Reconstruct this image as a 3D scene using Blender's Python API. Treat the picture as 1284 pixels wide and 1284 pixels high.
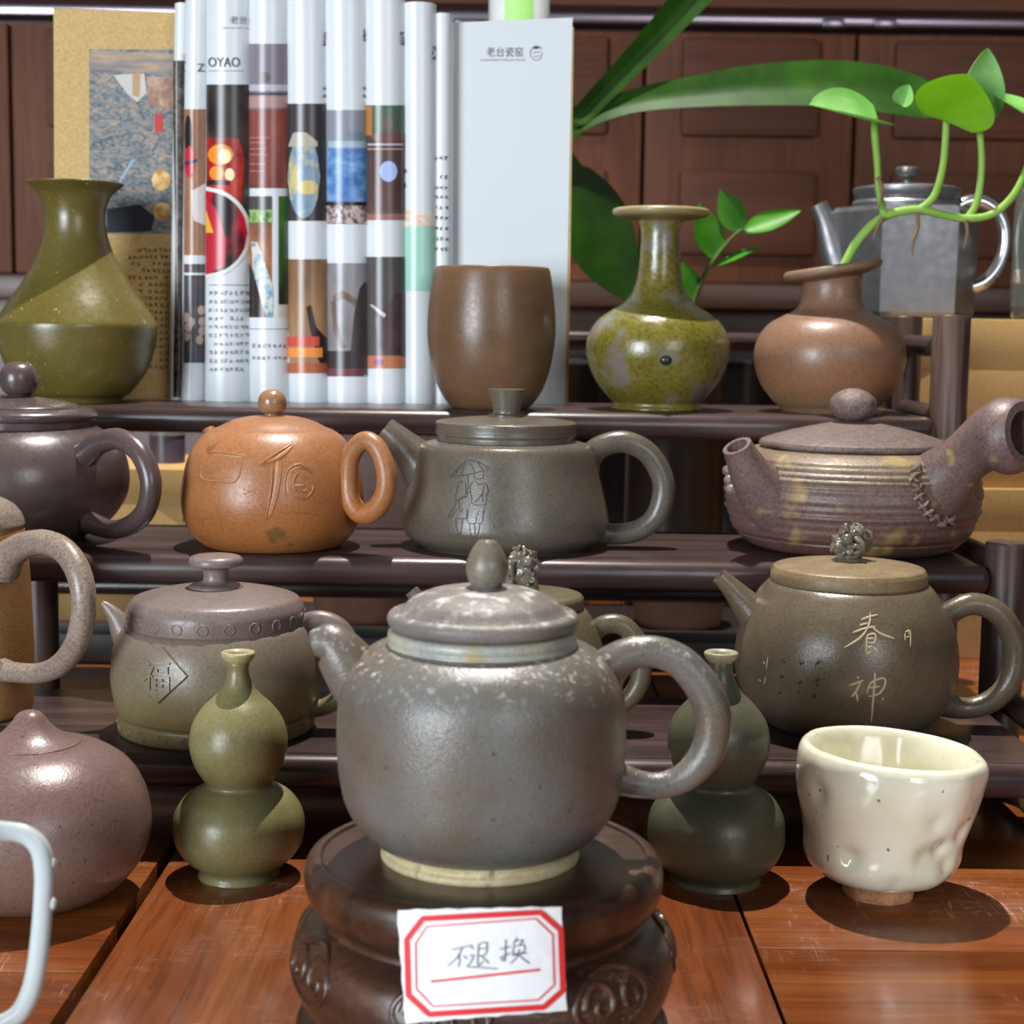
import bpy, bmesh, math, random
from math import sin, cos, tan, atan, atan2, pi, radians, sqrt
from mathutils import Vector, Matrix, noise
from mathutils.bvhtree import BVHTree

random.seed(7)
for o in list(bpy.data.objects):
    bpy.data.objects.remove(o, do_unlink=True)
SC = bpy.context.scene
COL = SC.collection

# ------------------------------------------------------------------ camera
F = 2050.0                      # focal length in pixels of the 1284 px frame
HC = 0.245                      # camera height above the table top
PITCH = atan(233 / F)
ROLL = radians(0.8)
CAM = Vector((0, 0, HC))
FWD = Vector((0, cos(PITCH), -sin(PITCH)))
_U = Vector((0, sin(PITCH), cos(PITCH)))
_R = Vector((1, 0, 0))
RGT = _R * cos(ROLL) + _U * sin(ROLL)
UPV = _U * cos(ROLL) - _R * sin(ROLL)
cd = bpy.data.cameras.new('camera')
cam = bpy.data.objects.new('camera', cd)
COL.objects.link(cam)
cam.matrix_world = Matrix(((RGT.x, UPV.x, -FWD.x, CAM.x), (RGT.y, UPV.y, -FWD.y, CAM.y),
                           (RGT.z, UPV.z, -FWD.z, CAM.z), (0, 0, 0, 1)))
cd.sensor_width = 36
cd.lens = 36 * F / 1284
cd.clip_start = 0.02
cd.dof.use_dof = True
cd.dof.focus_distance = 0.74
cd.dof.aperture_fstop = 18
SC.camera = cam

# ------------------------------------------------------------------ light
SC.view_settings.view_transform = 'Standard'
SC.view_settings.look = 'None'
SC.view_settings.gamma = 1
SC.view_settings.use_curve_mapping = False
SC.view_settings.exposure = 0.0
w = bpy.data.worlds.new('room_air')
SC.world = w
w.use_nodes = True
w.node_tree.nodes['Background'].inputs[0].default_value = (0.92, 0.95, 1.0, 1)
w.node_tree.nodes['Background'].inputs[1].default_value = 0.045


def light(name, kind, loc, target, energy, color, **kw):
    l = bpy.data.lights.new(name, kind)
    l.energy = energy
    l.color = color
    for k, v in kw.items():
        setattr(l, k, v)
    o = bpy.data.objects.new(name, l)
    COL.objects.link(o)
    o.location = loc
    o.rotation_euler = (Vector(target) - Vector(loc)).to_track_quat('-Z', 'Y').to_euler()
    return o


# the ceiling lamp that throws the hard shadows straight down, and daylight from the two openings behind the photographer
light('ceiling_lamp_offscreen', 'SPOT', (0.0, 1.16, 1.78), (0, 0.86, 0), 215, (1.0, 0.955, 0.89),
      spot_size=radians(88), spot_blend=0.35, shadow_soft_size=0.012)
light('window_left_offscreen', 'AREA', (-2.00, -2.00, 0.58), (0, 0.9, 0.12), 150, (0.84, 0.92, 1.0),
      shape='RECTANGLE', size=1.3, size_y=1.4)
light('shop_front_right_offscreen', 'AREA', (1.25, -2.30, 1.05), (0, 0.9, 0.15), 28, (0.93, 0.96, 1.0),
      shape='RECTANGLE', size=1.1, size_y=1.2)


# ------------------------------------------------------------------ pixel rays
def ray(px, py):
    return (FWD + RGT * ((px - 642) / F) + UPV * ((642 - py) / F))


def at_y(px, py, d):
    r = ray(px, py)
    return CAM + r * (d / r.y)


def at_z(px, py, h):
    r = ray(px, py)
    return CAM + r * ((h - HC) / r.z)


def at_plane(px, py, ax, ay, phi):
    """where the pixel's ray meets the upright plane through (ax, ay) turned by phi towards the camera"""
    r = ray(px, py)
    n = Vector((sin(phi), cos(phi), 0))
    t = (n.x * ax + n.y * ay) / (n.x * r.x + n.y * r.y)
    return CAM + r * t


def mpp(p):
    return (p - CAM).dot(FWD) / F


# ------------------------------------------------------------------ materials
def srgb(c):
    def f(v):
        v /= 255.0
        return v / 12.92 if v <= 0.04045 else ((v + 0.055) / 1.055) ** 2.4
    return (f(c[0]), f(c[1]), f(c[2]), 1)


class NT:
    def __init__(s, name):
        s.m = bpy.data.materials.new(name)
        s.m.use_nodes = True
        s.t = s.m.node_tree
        s.b = s.t.nodes['Principled BSDF']
        s.tc = s.t.nodes.new('ShaderNodeTexCoord')

    def n(s, t, **kw):
        x = s.t.nodes.new(t)
        for k, v in kw.items():
            setattr(x, k, v)
        return x

    def l(s, a, b):
        s.t.links.new(a, b)

    def noise(s, scale, detail=3, rough=0.5, stretch=None, dist=0):
        x = s.n('ShaderNodeTexNoise')
        x.inputs['Scale'].default_value = scale
        x.inputs['Detail'].default_value = detail
        x.inputs['Roughness'].default_value = rough
        x.inputs['Distortion'].default_value = dist
        if stretch:
            mp = s.n('ShaderNodeMapping')
            mp.inputs['Scale'].default_value = stretch
            s.l(s.tc.outputs['Object'], mp.inputs['Vector'])
            s.l(mp.outputs[0], x.inputs['Vector'])
        else:
            s.l(s.tc.outputs['Object'], x.inputs['Vector'])
        return x.outputs['Fac']

    def ramp(s, fac, stops, interp='LINEAR'):
        r = s.n('ShaderNodeValToRGB')
        e = r.color_ramp.elements
        r.color_ramp.interpolation = interp
        while len(e) < len(stops):
            e.new(0.5)
        for k, (p, c) in enumerate(stops):
            e[k].position = p
            e[k].color = c if len(c) == 4 else srgb(c)
        s.l(fac, r.inputs[0])
        return r.outputs[0]

    def mix(s, fac, a, b, mode='MIX'):
        x = s.n('ShaderNodeMix', data_type='RGBA', blend_type=mode)
        for sock, v in ((0, fac), (6, a), (7, b)):
            if isinstance(v, (int, float)):
                x.inputs[sock].default_value = v
            elif isinstance(v, tuple):
                x.inputs[sock].default_value = v if len(v) == 4 else srgb(v)
            else:
                s.l(v, x.inputs[sock])
        return x.outputs[2]

    def bump(s, h, strength=0.2, dist=0.001, prev=None):
        b = s.n('ShaderNodeBump')
        b.inputs['Strength'].default_value = strength
        b.inputs['Distance'].default_value = dist
        s.l(h, b.inputs['Height'])
        if prev:
            s.l(prev, b.inputs['Normal'])
        return b.outputs[0]

    def zramp(s, z0, z1, stops, wob=0.0):
        sp = s.n('ShaderNodeSeparateXYZ')
        s.l(s.tc.outputs['Object'], sp.inputs[0])
        mr = s.n('ShaderNodeMapRange')
        mr.inputs[1].default_value = z0
        mr.inputs[2].default_value = z1
        v = sp.outputs[2]
        if wob:
            m = s.n('ShaderNodeMath', operation='MULTIPLY_ADD')
            s.l(s.noise(45, 2), m.inputs[0])
            m.inputs[1].default_value = wob
            s.l(v, m.inputs[2])
            v = m.outputs[0]
        s.l(v, mr.inputs[0])
        return s.ramp(mr.outputs[0], stops)

    def done(s, col, rough=0.5, nrm=None, metal=0.0, spec=0.5, coat=0.0, crough=0.2):
        if isinstance(col, tuple):
            s.b.inputs['Base Color'].default_value = col if len(col) == 4 else srgb(col)
        else:
            s.l(col, s.b.inputs['Base Color'])
        if isinstance(rough, (int, float)):
            s.b.inputs['Roughness'].default_value = rough
        else:
            s.l(rough, s.b.inputs['Roughness'])
        s.b.inputs['Metallic'].default_value = metal
        s.b.inputs['Specular IOR Level'].default_value = spec
        s.b.inputs['Coat Weight'].default_value = coat
        s.b.inputs['Coat Roughness'].default_value = crough
        if nrm:
            s.l(nrm, s.b.inputs['Normal'])
        return s.m


MC = {}


def plain(name, c, rough=0.5, metal=0.0, spec=0.5):
    if name not in MC:
        t = NT(name)
        v = t.noise(120, 3)
        col = t.mix(v, tuple(int(x * 0.93) for x in c), tuple(min(255, int(x * 1.05)) for x in c))
        MC[name] = t.done(col, rough, None, metal, spec)
    return MC[name]


def clay(name, c1, c2, rough=0.45, scale=28, speck=0.10, grain=900, bump=0.12, spots=None, zst=None,
         coat=0.0, spec=0.5, dust=None, lumps=0.0):
    """unglazed stoneware: two tones drifting over the body, fine sand grain"""
    t = NT(name)
    big = t.ramp(t.noise(scale, 3, 0.55), [(0.36, (0, 0, 0, 1)), (0.66, (1, 1, 1, 1))])
    col = t.mix(big, c1, c2)
    if zst:
        z0, z1, stops, k = zst
        col = t.mix(k, col, t.zramp(z0, z1, stops, 0.012))
    g = t.noise(grain, 2, 0.6)
    gr = t.ramp(g, [(0.35, (1 - speck * 2.2,) * 3 + (1,)), (0.5, (1, 1, 1, 1)), (0.66, (1 + speck,) * 3 + (1,))])
    col = t.mix(1.0, col, gr, 'MULTIPLY')
    if spots:
        c3, lo, hi, sc = spots
        f = t.ramp(t.noise(sc, 2, 0.5), [(lo, (0, 0, 0, 1)), (hi, (1, 1, 1, 1))])
        col = t.mix(f, col, c3)
    if dust:
        c4, lo, hi, sc, up = dust
        f = t.ramp(t.noise(sc, 4, 0.65), [(lo, (0, 0, 0, 1)), (hi, (1, 1, 1, 1))])
        geo = t.n('ShaderNodeNewGeometry')
        sp = t.n('ShaderNodeSeparateXYZ')
        t.l(geo.outputs['Normal'], sp.inputs[0])
        u = t.ramp(sp.outputs[2], [(up, (0, 0, 0, 1)), (min(1.0, up + 0.5), (1, 1, 1, 1))])
        f = t.mix(1.0, f, u, 'MULTIPLY')
        col = t.mix(f, col, c4)
    nb = t.bump(g, bump, 0.0006)
    if lumps:
        nb = t.bump(t.noise(70, 3), lumps, 0.004, nb)
    rg = t.ramp(t.noise(grain * 0.4, 2), [(0.3, (rough * 0.82,) * 3 + (1,)), (0.7, (rough * 1.15,) * 3 + (1,))])
    return t.done(col, rg, nb, 0, spec, coat, 0.25)


def wood(name, c1, c2, c3, axis='x', rough=0.35, scale=9.0, fine=90, scratches=False, coat=0.0):
    t = NT(name)
    st = {'x': (0.12, 1.0, 1.0), 'y': (1.0, 0.12, 1.0), 'z': (1.0, 1.0, 0.12)}[axis]
    st = tuple(v * 1.0 for v in st)
    a = t.noise(scale * 4, 4, 0.6, st, 1.2)
    b = t.noise(fine * 6, 3, 0.6, tuple(v if v < 1 else 1.0 for v in (st[0] * .35 if st[0] < 1 else 1, st[1] * .35 if st[1] < 1 else 1, st[2] * .35 if st[2] < 1 else 1)))
    col = t.ramp(a, [(0.28, c1), (0.5, c2), (0.74, c3)])
    gr = t.ramp(b, [(0.36, (0.62, 0.58, 0.56, 1)), (0.55, (1, 1, 1, 1))])
    col = t.mix(0.75, col, gr, 'MULTIPLY')
    nb = t.bump(b, 0.12, 0.0006)
    r = rough
    if scratches:
        wv = t.noise(520, 2, 0.7, (0.06, 0.5, 1), 2.5)
        wv2 = t.noise(430, 2, 0.7, (0.6, 0.07, 1), 2.5)
        s1 = t.ramp(wv, [(0.60, (0, 0, 0, 1)), (0.66, (1, 1, 1, 1))])
        s2 = t.ramp(wv2, [(0.61, (0, 0, 0, 1)), (0.67, (1, 1, 1, 1))])
        sc = t.mix(1.0, s1, s2, 'ADD')
        patch = t.ramp(t.noise(13, 3, 0.6), [(0.50, (0, 0, 0, 1)), (0.70, (1, 1, 1, 1))])
        m = t.mix(1.0, sc, patch, 'MULTIPLY')
        m2 = t.mix(0.40, (0, 0, 0, 1), m)
        col = t.mix(m2, col, (196, 168, 152))
        r = t.ramp(patch, [(0.0, (rough,) * 3 + (1,)), (1.0, (min(1, rough + 0.28),) * 3 + (1,))])
    return t.done(col, r, nb, 0, 0.5, coat, 0.12)


# ------------------------------------------------------------------ objects
def finish(name, bm, mat, parent=None, loc=Vector((0, 0, 0)), smooth=True, sharp=42):
    bmesh.ops.recalc_face_normals(bm, faces=bm.faces)
    me = bpy.data.meshes.new(name)
    if loc.length:
        bmesh.ops.translate(bm, verts=bm.verts, vec=-loc)
    bm.to_mesh(me)
    bm.free()
    if smooth:
        for p in me.polygons:
            p.use_smooth = True
        me.set_sharp_from_angle(angle=radians(sharp))
    me.materials.append(mat)
    o = bpy.data.objects.new(name, me)
    COL.objects.link(o)
    if parent is not None:
        o.parent = parent
    else:
        o.location = loc
    return o


def tag(o, label=None, cat=None, group=None, kind=None):
    if label:
        o['label'] = label
    if cat:
        o['category'] = cat
    if group:
        o['group'] = group
    if kind:
        o['kind'] = kind
    return o


def thing(name, label, cat, loc, group=None):
    o = bpy.data.objects.new(name, None)
    o.empty_display_size = 0.02
    COL.objects.link(o)
    o.location = loc
    return tag(o, label, cat, group)


def tobm(o):
    """world-space bmesh of a linked mesh object (translation only scene)"""
    bm = bmesh.new()
    bm.from_mesh(o.data)
    p = o.location + (o.parent.location if o.parent else Vector((0, 0, 0)))
    if o.parent and o.parent.parent:
        p = p + o.parent.parent.location
    bmesh.ops.translate(bm, verts=bm.verts, vec=p)
    return bm


def bvh(*obs):
    vs, fs = [], []
    for o in obs:
        bm = tobm(o)
        k = len(vs)
        vs += [v.co.copy() for v in bm.verts]
        bm.verts.index_update()
        fs += [[k + v.index for v in f.verts] for f in bm.faces]
        bm.free()
    return BVHTree.FromPolygons(vs, fs)


def cr(pts, sub=5, closed=False):
    """Catmull-Rom through points given as tuples (any dimension)"""
    n = len(pts)
    out = []
    rng = range(n) if closed else range(n - 1)
    for i in rng:
        p1, p2 = pts[i], pts[(i + 1) % n]
        p0 = pts[i - 1] if (i > 0 or closed) else p1
        p3 = pts[(i + 2) % n] if (i + 2 < n or closed) else p2
        for k in range(sub):
            t = k / sub
            out.append(tuple(0.5 * (2 * b + (c - a) * t + (2 * a - 5 * b + 4 * c - d) * t * t + (3 * b - a - 3 * c + d) * t ** 3)
                             for a, b, c, d in zip(p0, p1, p2, p3)))
    if not closed:
        out.append(tuple(pts[-1]))
    return out


def smooth_profile(prof, sub=5):
    """profile points (r, z[, 1]); a third value 1 marks a corner"""
    segs, cur = [], []
    for p in prof:
        cur.append((p[0], p[1]))
        if len(p) > 2 and p[2] and len(cur) > 1:
            segs.append(cur)
            cur = [(p[0], p[1])]
    if len(cur) > 1:
        segs.append(cur)
    out = []
    for s in segs:
        c = cr(s, sub) if len(s) > 2 else [s[0], s[1]]
        if out:
            c = c[1:]
        out += c
    return [(max(0.0, r), z) for r, z in out]


def lathe_bm(bm, prof, c, seg=72, warp=None, a0=0.0):
    rings = []
    for r, z in prof:
        if r < 1e-5:
            rings.append([bm.verts.new((c[0], c[1], z))])
        else:
            ring = []
            for k in range(seg):
                a = a0 + 2 * pi * k / seg
                rr = r * (warp(a, z) if warp else 1)
                ring.append(bm.verts.new((c[0] + rr * cos(a), c[1] + rr * sin(a), z)))
            rings.append(ring)
    for A, B in zip(rings, rings[1:]):
        if len(A) == 1 and len(B) == 1:
            continue
        for k in range(seg):
            k2 = (k + 1) % seg
            if len(A) == 1:
                bm.faces.new((A[0], B[k2], B[k]))
            elif len(B) == 1:
                bm.faces.new((A[k], A[k2], B[0]))
            else:
                bm.faces.new((A[k], A[k2], B[k2], B[k]))
    return rings


def tube_bm(bm, pts, radii, seg=16, sub=6, closed=False, flat=1.0, hollow=0.0, side=None, caps=True):
    """round tube through world points; hollow = depth of an open mouth at the last point"""
    pr = [(p[0], p[1], p[2], r) for p, r in zip(pts, radii)]
    if sub > 1 and len(pr) > 2:
        pr = cr(pr, sub, closed)
    P = [Vector(p[:3]) for p in pr]
    Rr = [p[3] for p in pr]
    n = len(P)
    T = []
    for i in range(n):
        if closed:
            t = P[(i + 1) % n] - P[i - 1]
        else:
            t = P[min(i + 1, n - 1)] - P[max(i - 1, 0)]
        T.append(t.normalized())
    N = (side.copy() if side else Vector((0, 1, 0)))
    if abs(N.dot(T[0])) > 0.95:
        N = Vector((0, 0, 1))
    rings = []
    for i in range(n):
        N = (N - T[i] * N.dot(T[i])).normalized()
        B = T[i].cross(N)
        rings.append([bm.verts.new(P[i] + (N * cos(a) * flat + B * sin(a)) * Rr[i])
                      for a in (2 * pi * k / seg for k in range(seg))])
    def br(A, B):
        for k in range(seg):
            bm.faces.new((A[k], A[(k + 1) % seg], B[(k + 1) % seg], B[k]))
    for A, B in zip(rings, rings[1:]):
        br(A, B)
    if closed:
        br(rings[-1], rings[0])
    elif caps:
        bm.faces.new(rings[0][::-1])
        if hollow:
            wall = 0.72
            e = rings[-1]
            c = P[-1]
            r1 = [bm.verts.new(c + (v.co - c) * wall) for v in e]
            r2 = [bm.verts.new(c + (v.co - c) * wall * 0.9 - T[-1] * hollow) for v in e]
            br(e, r1)
            br(r1, r2)
            bm.faces.new(r2)
        else:
            bm.faces.new(rings[-1])
    return rings


def box_bm(bm, lo, hi, bev=0.0, rot=None):
    x0, y0, z0 = lo
    x1, y1, z1 = hi
    v = [bm.verts.new(p) for p in ((x0, y0, z0), (x1, y0, z0), (x1, y1, z0), (x0, y1, z0),
                                   (x0, y0, z1), (x1, y0, z1), (x1, y1, z1), (x0, y1, z1))]
    fs = [bm.faces.new([v[i] for i in f]) for f in ((3, 2, 1, 0), (4, 5, 6, 7), (0, 1, 5, 4), (1, 2, 6, 5), (2, 3, 7, 6), (3, 0, 4, 7))]
    if bev:
        es = list({e for f in fs for e in f.edges})
        bmesh.ops.bevel(bm, geom=es, offset=bev, segments=2, affect='EDGES', profile=0.6)


def box(name, lo, hi, mat, parent=None, bev=0.0, loc=None):
    bm = bmesh.new()
    box_bm(bm, lo, hi, bev)
    L = loc if loc is not None else (parent.location if parent else Vector(((lo[0] + hi[0]) / 2, (lo[1] + hi[1]) / 2, lo[2])))
    return finish(name, bm, mat, parent, Vector(L), True, 35)


def ball_bm(bm, c, rx, ry, rz, seg=20):
    m = Matrix.Translation(c) @ Matrix.Diagonal((rx, ry, rz, 1))
    bmesh.ops.create_uvsphere(bm, u_segments=seg, v_segments=max(6, seg // 2), radius=1.0, matrix=m)


class Vessel:
    """a pot turned about an upright axis; profiles are read off the photograph as (half width, height) in pixels"""
    def __init__(s, name, label, cat, cx, yfront, foot, h, d=None, group=None):
        s.cx, s.h = cx, h
        p = at_z(cx, yfront, h)
        s.d = d if d else p.y + foot * mpp(p)
        s.x = at_y(cx, yfront - foot * 0.25, s.d).x
        s.root = thing(name, label, cat, Vector((s.x, s.d, h)), group)
        s.obs = []

    def pt(s, px, py, phi=0.0):
        return at_plane(px, py, s.x, s.d, phi)

    def conv(s, prof):
        out = []
        for q in prof:
            p = s.pt(s.cx, q[1])
            out.append((q[0] * mpp(p), max(s.h, p.z)) + tuple(q[2:]))
        return out

    def lathe(s, part, prof, mat, seg=72, sub=5, warp=None, parent=None, base=False, sharp=42, a0=0.0, ridge=None):
        pr = smooth_profile(s.conv(prof), sub)
        if base:
            z0 = min(z for r, z in pr)
            pr = [(r, s.h if z - z0 < 1e-6 else z) for r, z in pr]
            pr = [(0, s.h)] + ([(pr[0][0], s.h)] if pr[0][1] - s.h > 1e-6 else []) + pr
        if ridge:
            pr = [(r + ridge(z - s.h), z) for r, z in pr]
        bm = bmesh.new()
        lathe_bm(bm, pr, (s.x, s.d), seg, warp, a0)
        o = finish(part, bm, mat, parent or s.root, s.root.location, True, sharp)
        if parent and parent is not s.root:
            pass
        s.obs.append(o)
        s.pr = pr
        return o

    def tube(s, part, pts, mat, phi=0.0, seg=18, sub=7, flat=1.0, hollow=0.0, parent=None, closed=False):
        P, Rr = [], []
        for q in pts:
            p = s.pt(q[0], q[1], phi)
            if len(q) > 3:
                p = at_y(q[0], q[1], p.y + q[3])
            P.append(p)
            Rr.append(q[2] * mpp(p))
        bm = bmesh.new()
        tube_bm(bm, P, Rr, seg, sub, closed, flat, hollow * mpp(P[-1]), Vector((sin(phi), cos(phi), 0)))
        o = finish(part, bm, mat, parent or s.root, s.root.location, True, 50)
        s.obs.append(o)
        return o

    def mesh(s, part, bm, mat, parent=None, sharp=45):
        o = finish(part, bm, mat, parent or s.root, s.root.location, True, sharp)
        s.obs.append(o)
        return o

    def engrave(s, part, strokes, mat, body, wpx=1.6, sink=0.25, parent=None):
        """strokes in photo pixels laid on the pot's own surface as thin grooves or ridges"""
        tr = bvh(body)
        bm = bmesh.new()
        for st in strokes:
            wp = wpx
            if isinstance(st, tuple):
                wp, st = st
            pts = cr([tuple(map(float, q)) for q in st], 5) if len(st) > 2 else \
                [tuple(st[0][k] + (st[1][k] - st[0][k]) * t / 5 for k in (0, 1)) for t in range(6)]
            P, R_ = [], []
            for k, q in enumerate(pts):
                r = ray(q[0], q[1]).normalized()
                hit, nrm, _, _ = tr.ray_cast(CAM, r)
                if hit is None:
                    continue
                if nrm.dot(r) > 0:
                    nrm = -nrm
                e = min(1.0, 0.45 + 3 * min(k, len(pts) - 1 - k) / max(1, len(pts)))
                rr = wp * mpp(hit) * e
                P.append(hit - nrm * rr * sink)
                R_.append(rr)
            if len(P) > 1:
                tube_bm(bm, P, R_, 6, 1)
        return s.mesh(part, bm, mat, parent, 80)


def map_patch(fn, x0, x1, top, bot, n=10, m=1, off=0.0):
    """a strip of quads in pixel space carried onto a surface by fn(px, py, off)"""
    bm = bmesh.new()
    cols = []
    for i in range(n + 1):
        x = x0 + (x1 - x0) * i / n
        a, b = top(x), bot(x)
        cols.append([bm.verts.new(fn(x, a + (b - a) * j / m, off)) for j in range(m + 1)])
    for A, B in zip(cols, cols[1:]):
        for j in range(m):
            bm.faces.new((A[j], A[j + 1], B[j + 1], B[j]))
    return bm


def poly_fn(pts):
    """upper and lower y of an x-monotone closed outline"""
    def rng(x):
        ys = []
        n = len(pts)
        for i in range(n):
            (xa, ya), (xb, yb) = pts[i], pts[(i + 1) % n]
            if xa == xb:
                if abs(x - xa) < 1e-6:
                    ys += [ya, yb]
                continue
            t = (x - xa) / (xb - xa)
            if -1e-6 <= t <= 1 + 1e-6:
                ys.append(ya + (yb - ya) * t)
        return (min(ys), max(ys)) if ys else (0, 0)
    return (lambda x: rng(x)[0]), (lambda x: rng(x)[1])


def text_geo(s, box_px):
    """flat triangles of a word from Blender's built-in font, fitted into a pixel box"""
    cu = bpy.data.curves.new('t', 'FONT')
    cu.body = s
    cu.resolution_u = 3
    ob = bpy.data.objects.new('t', cu)
    COL.objects.link(ob)
    bpy.context.view_layer.update()
    dg = bpy.context.evaluated_depsgraph_get()
    me = bpy.data.meshes.new_from_object(ob.evaluated_get(dg))
    vs = [(v.co.x, v.co.y) for v in me.vertices]
    fs = [list(p.vertices) for p in me.polygons]
    bpy.data.objects.remove(ob, do_unlink=True)
    bpy.data.curves.remove(cu)
    bpy.data.meshes.remove(me)
    if not vs:
        return [], []
    x0, x1 = min(v[0] for v in vs), max(v[0] for v in vs)
    y0, y1 = min(v[1] for v in vs), max(v[1] for v in vs)
    a, b, c, d = box_px
    vs = [(a + (v[0] - x0) / max(1e-6, x1 - x0) * (c - a), d - (v[1] - y0) / max(1e-6, y1 - y0) * (d - b)) for v in vs]
    return vs, fs


def text_bm(s, box_px, fn, off):
    vs, fs = text_geo(s, box_px)
    bm = bmesh.new()
    V = [bm.verts.new(fn(x, y, off)) for x, y in vs]
    for f in fs:
        try:
            bm.faces.new([V[i] for i in f])
        except ValueError:
            pass
    return bm


# ================================================================== STRUCTURE
floor_m = wood('floor_wood', (60, 46, 38), (74, 58, 46), (86, 68, 54), 'x', 0.5)
wall_m = plain('wall_paint', (176, 174, 170), 0.8)
tag(box('floor', (-3, -2.5, -0.80), (3, 2.9, -0.75), floor_m), kind='structure')
tag(box('wall_back', (-3, 2.45, -0.75), (3, 2.55, 1.9), wall_m), kind='structure')

# ---------------------------------------------------------------- tea table
tw1 = wood('table_wood_red', (92, 44, 17), (120, 62, 25), (146, 86, 40), 'x', 0.2, 5, 60, True, 0.35)
tw2 = wood('table_wood_brown', (90, 44, 20), (114, 59, 29), (136, 78, 42), 'y', 0.2, 5, 60, True, 0.35)
dark_gap = plain('joint_dirt', (30, 20, 16), 0.8)
tbl = thing('tea_table', 'reddish brown lacquered plank table top under the tiered stand', 'table', Vector((0, 0.95, -0.75)))
SX0, SX1 = at_z(140, 1180, 0).x, at_z(950, 1195, 0).x
ys_r = [0.28, at_z(1130, 1192, 0).y, 0.92, 1.30, 1.68]
ys_l = [0.28, at_z(60, 1219, 0).y, 0.92, 1.30, 1.68]
for (xa, xb, ys) in ((SX1 + 0.0006, 0.95, ys_r), (-0.95, SX0 - 0.0026, ys_l)):
    for a, b in zip(ys, ys[1:]):
        box('plank', (xa, a + 0.0003, -0.03), (xb, b - 0.0003, 0.0), tw1, tbl, 0.0006)
box('plank', (SX0 + 0.0022, 0.28, -0.03), (SX1 - 0.0006, 1.68, 0.0), tw2, tbl, 0.0012)
box('underframe', (-0.93, 0.30, -0.06), (0.93, 1.66, -0.0305), dark_gap, tbl)
for sx in (-0.88, 0.88):
    for yy in (0.36, 1.60):
        box('leg', (sx - 0.035, yy - 0.035, -0.75), (sx + 0.035, yy + 0.035, -0.06), tw2, tbl, 0.004)

# ---------------------------------------------------------------- tiered stand
sw = wood('rosewood', (46, 33, 31), (66, 50, 48), (88, 70, 68), 'x', 0.30, 8, 80)
swz = wood('rosewood_upright', (46, 32, 28), (70, 52, 46), (96, 76, 66), 'z', 0.38, 8, 80)
swy = wood('rosewood_side', (46, 33, 31), (64, 48, 46), (84, 68, 66), 'y', 0.34, 8, 80)
WH = 0.2535                     # right end
WL = 0.40                       # the stand runs on to the left, past the frame
YL, YM, YT, YB = 0.738, 0.868, 0.999, 1.135
HL, HM, HT = 0.045, 0.120, 0.193
st = thing('tiered_stand', 'dark rosewood three step display stand with round posts', 'display stand', Vector((0, 0.94, 0)))


def round_rail(name, a, b, r, mat, bevel=True):
    bm = bmesh.new()
    a, b = Vector(a), Vector(b)
    d = (b - a).normalized()
    tube_bm(bm, [a, a + d * 0.0015, b - d * 0.0015, b], [r * 0.85, r, r, r * 0.85], 20, 1)
    return finish(name, bm, mat, st, st.location, True, 40)


for yf, h, yb in ((YL, HL, YM + 0.006), (YM, HM, YT + 0.006), (YT, HT, YB)):
    box('shelf_board', (-WL, yf + 0.0105, h - 0.010), (WH, yb, h), sw, st, 0.0008)
    # front rail: tall rounded moulding, its crown level with the board
    bm = bmesh.new()
    prof = [(yf + 0.0102, h - 0.0005), (yf + 0.0070, h + 0.0003), (yf + 0.0035, h - 0.0008), (yf + 0.0010, h - 0.0035), (yf, h - 0.0078),
            (yf + 0.0012, h - 0.0125), (yf + 0.0040, h - 0.0152), (yf + 0.0102, h - 0.0160)]
    prof = cr(prof, 4)
    R0 = []
    xs = [(-WL - 0.004, 0.6), (-WL - 0.002, 0.92), (-WL, 1), (WH, 1), (WH + 0.002, 0.92), (WH + 0.004, 0.6)]
    for x, k in xs:
        cy, cz = yf + 0.009, h - 0.008
        R0.append([bm.verts.new((x, cy + (p[0] - cy) * k, cz + (p[1] - cz) * k)) for p in prof])
    n = len(prof)
    for A, B in zip(R0, R0[1:]):
        for k in range(n):
            bm.faces.new((A[k], A[(k + 1) % n], B[(k + 1) % n], B[k]))
    bm.faces.new(R0[0])
    bm.faces.new(R0[-1][::-1])
    finish('front_rail', bm, sw, st, st.location, True, 40)
    box('back_batten', (-WL, yb - 0.012, h - 0.024), (WH, yb - 0.001, h - 0.0102), sw, st, 0.001)
PX = WH + 0.0165
PL = -WL - 0.0165
for xx in (PL, PX):
    for (yy, top) in ((YL + 0.016, 0.055), (YM + 0.016, 0.132), (YT + 0.018, 0.2555), (YB + 0.002, 0.2555)):
        bm = bmesh.new()
        lathe_bm(bm, [(0, 0), (0.0115, 0), (0.0115, top - 0.0012), (0.0105, top), (0, top)], (xx, yy), 28)
        finish('post', bm, swz, st, st.location, True, 40)
    for (ya, yb, z) in ((YL + 0.016, YM + 0.016, 0.047), (YM + 0.016, YT + 0.018, 0.118), (YT + 0.018, YB + 0.002, 0.192),
                        (YT + 0.018, YB + 0.002, 0.236), (YL + 0.016, YB + 0.002, 0.012)):
        round_rail('side_rail', (xx, ya, z), (xx, yb, z), 0.0068, swy)
round_rail('back_rail', (PL, YB + 0.002, 0.236), (PX, YB + 0.002, 0.236), 0.0066, sw)
round_rail('stretcher', (PL, YM + 0.016, 0.012), (PX, YM + 0.016, 0.012), 0.0072, sw)
round_rail('stretcher', (PL, YB + 0.002, 0.060), (PX, YB + 0.002, 0.060), 0.0066, sw)

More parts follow.
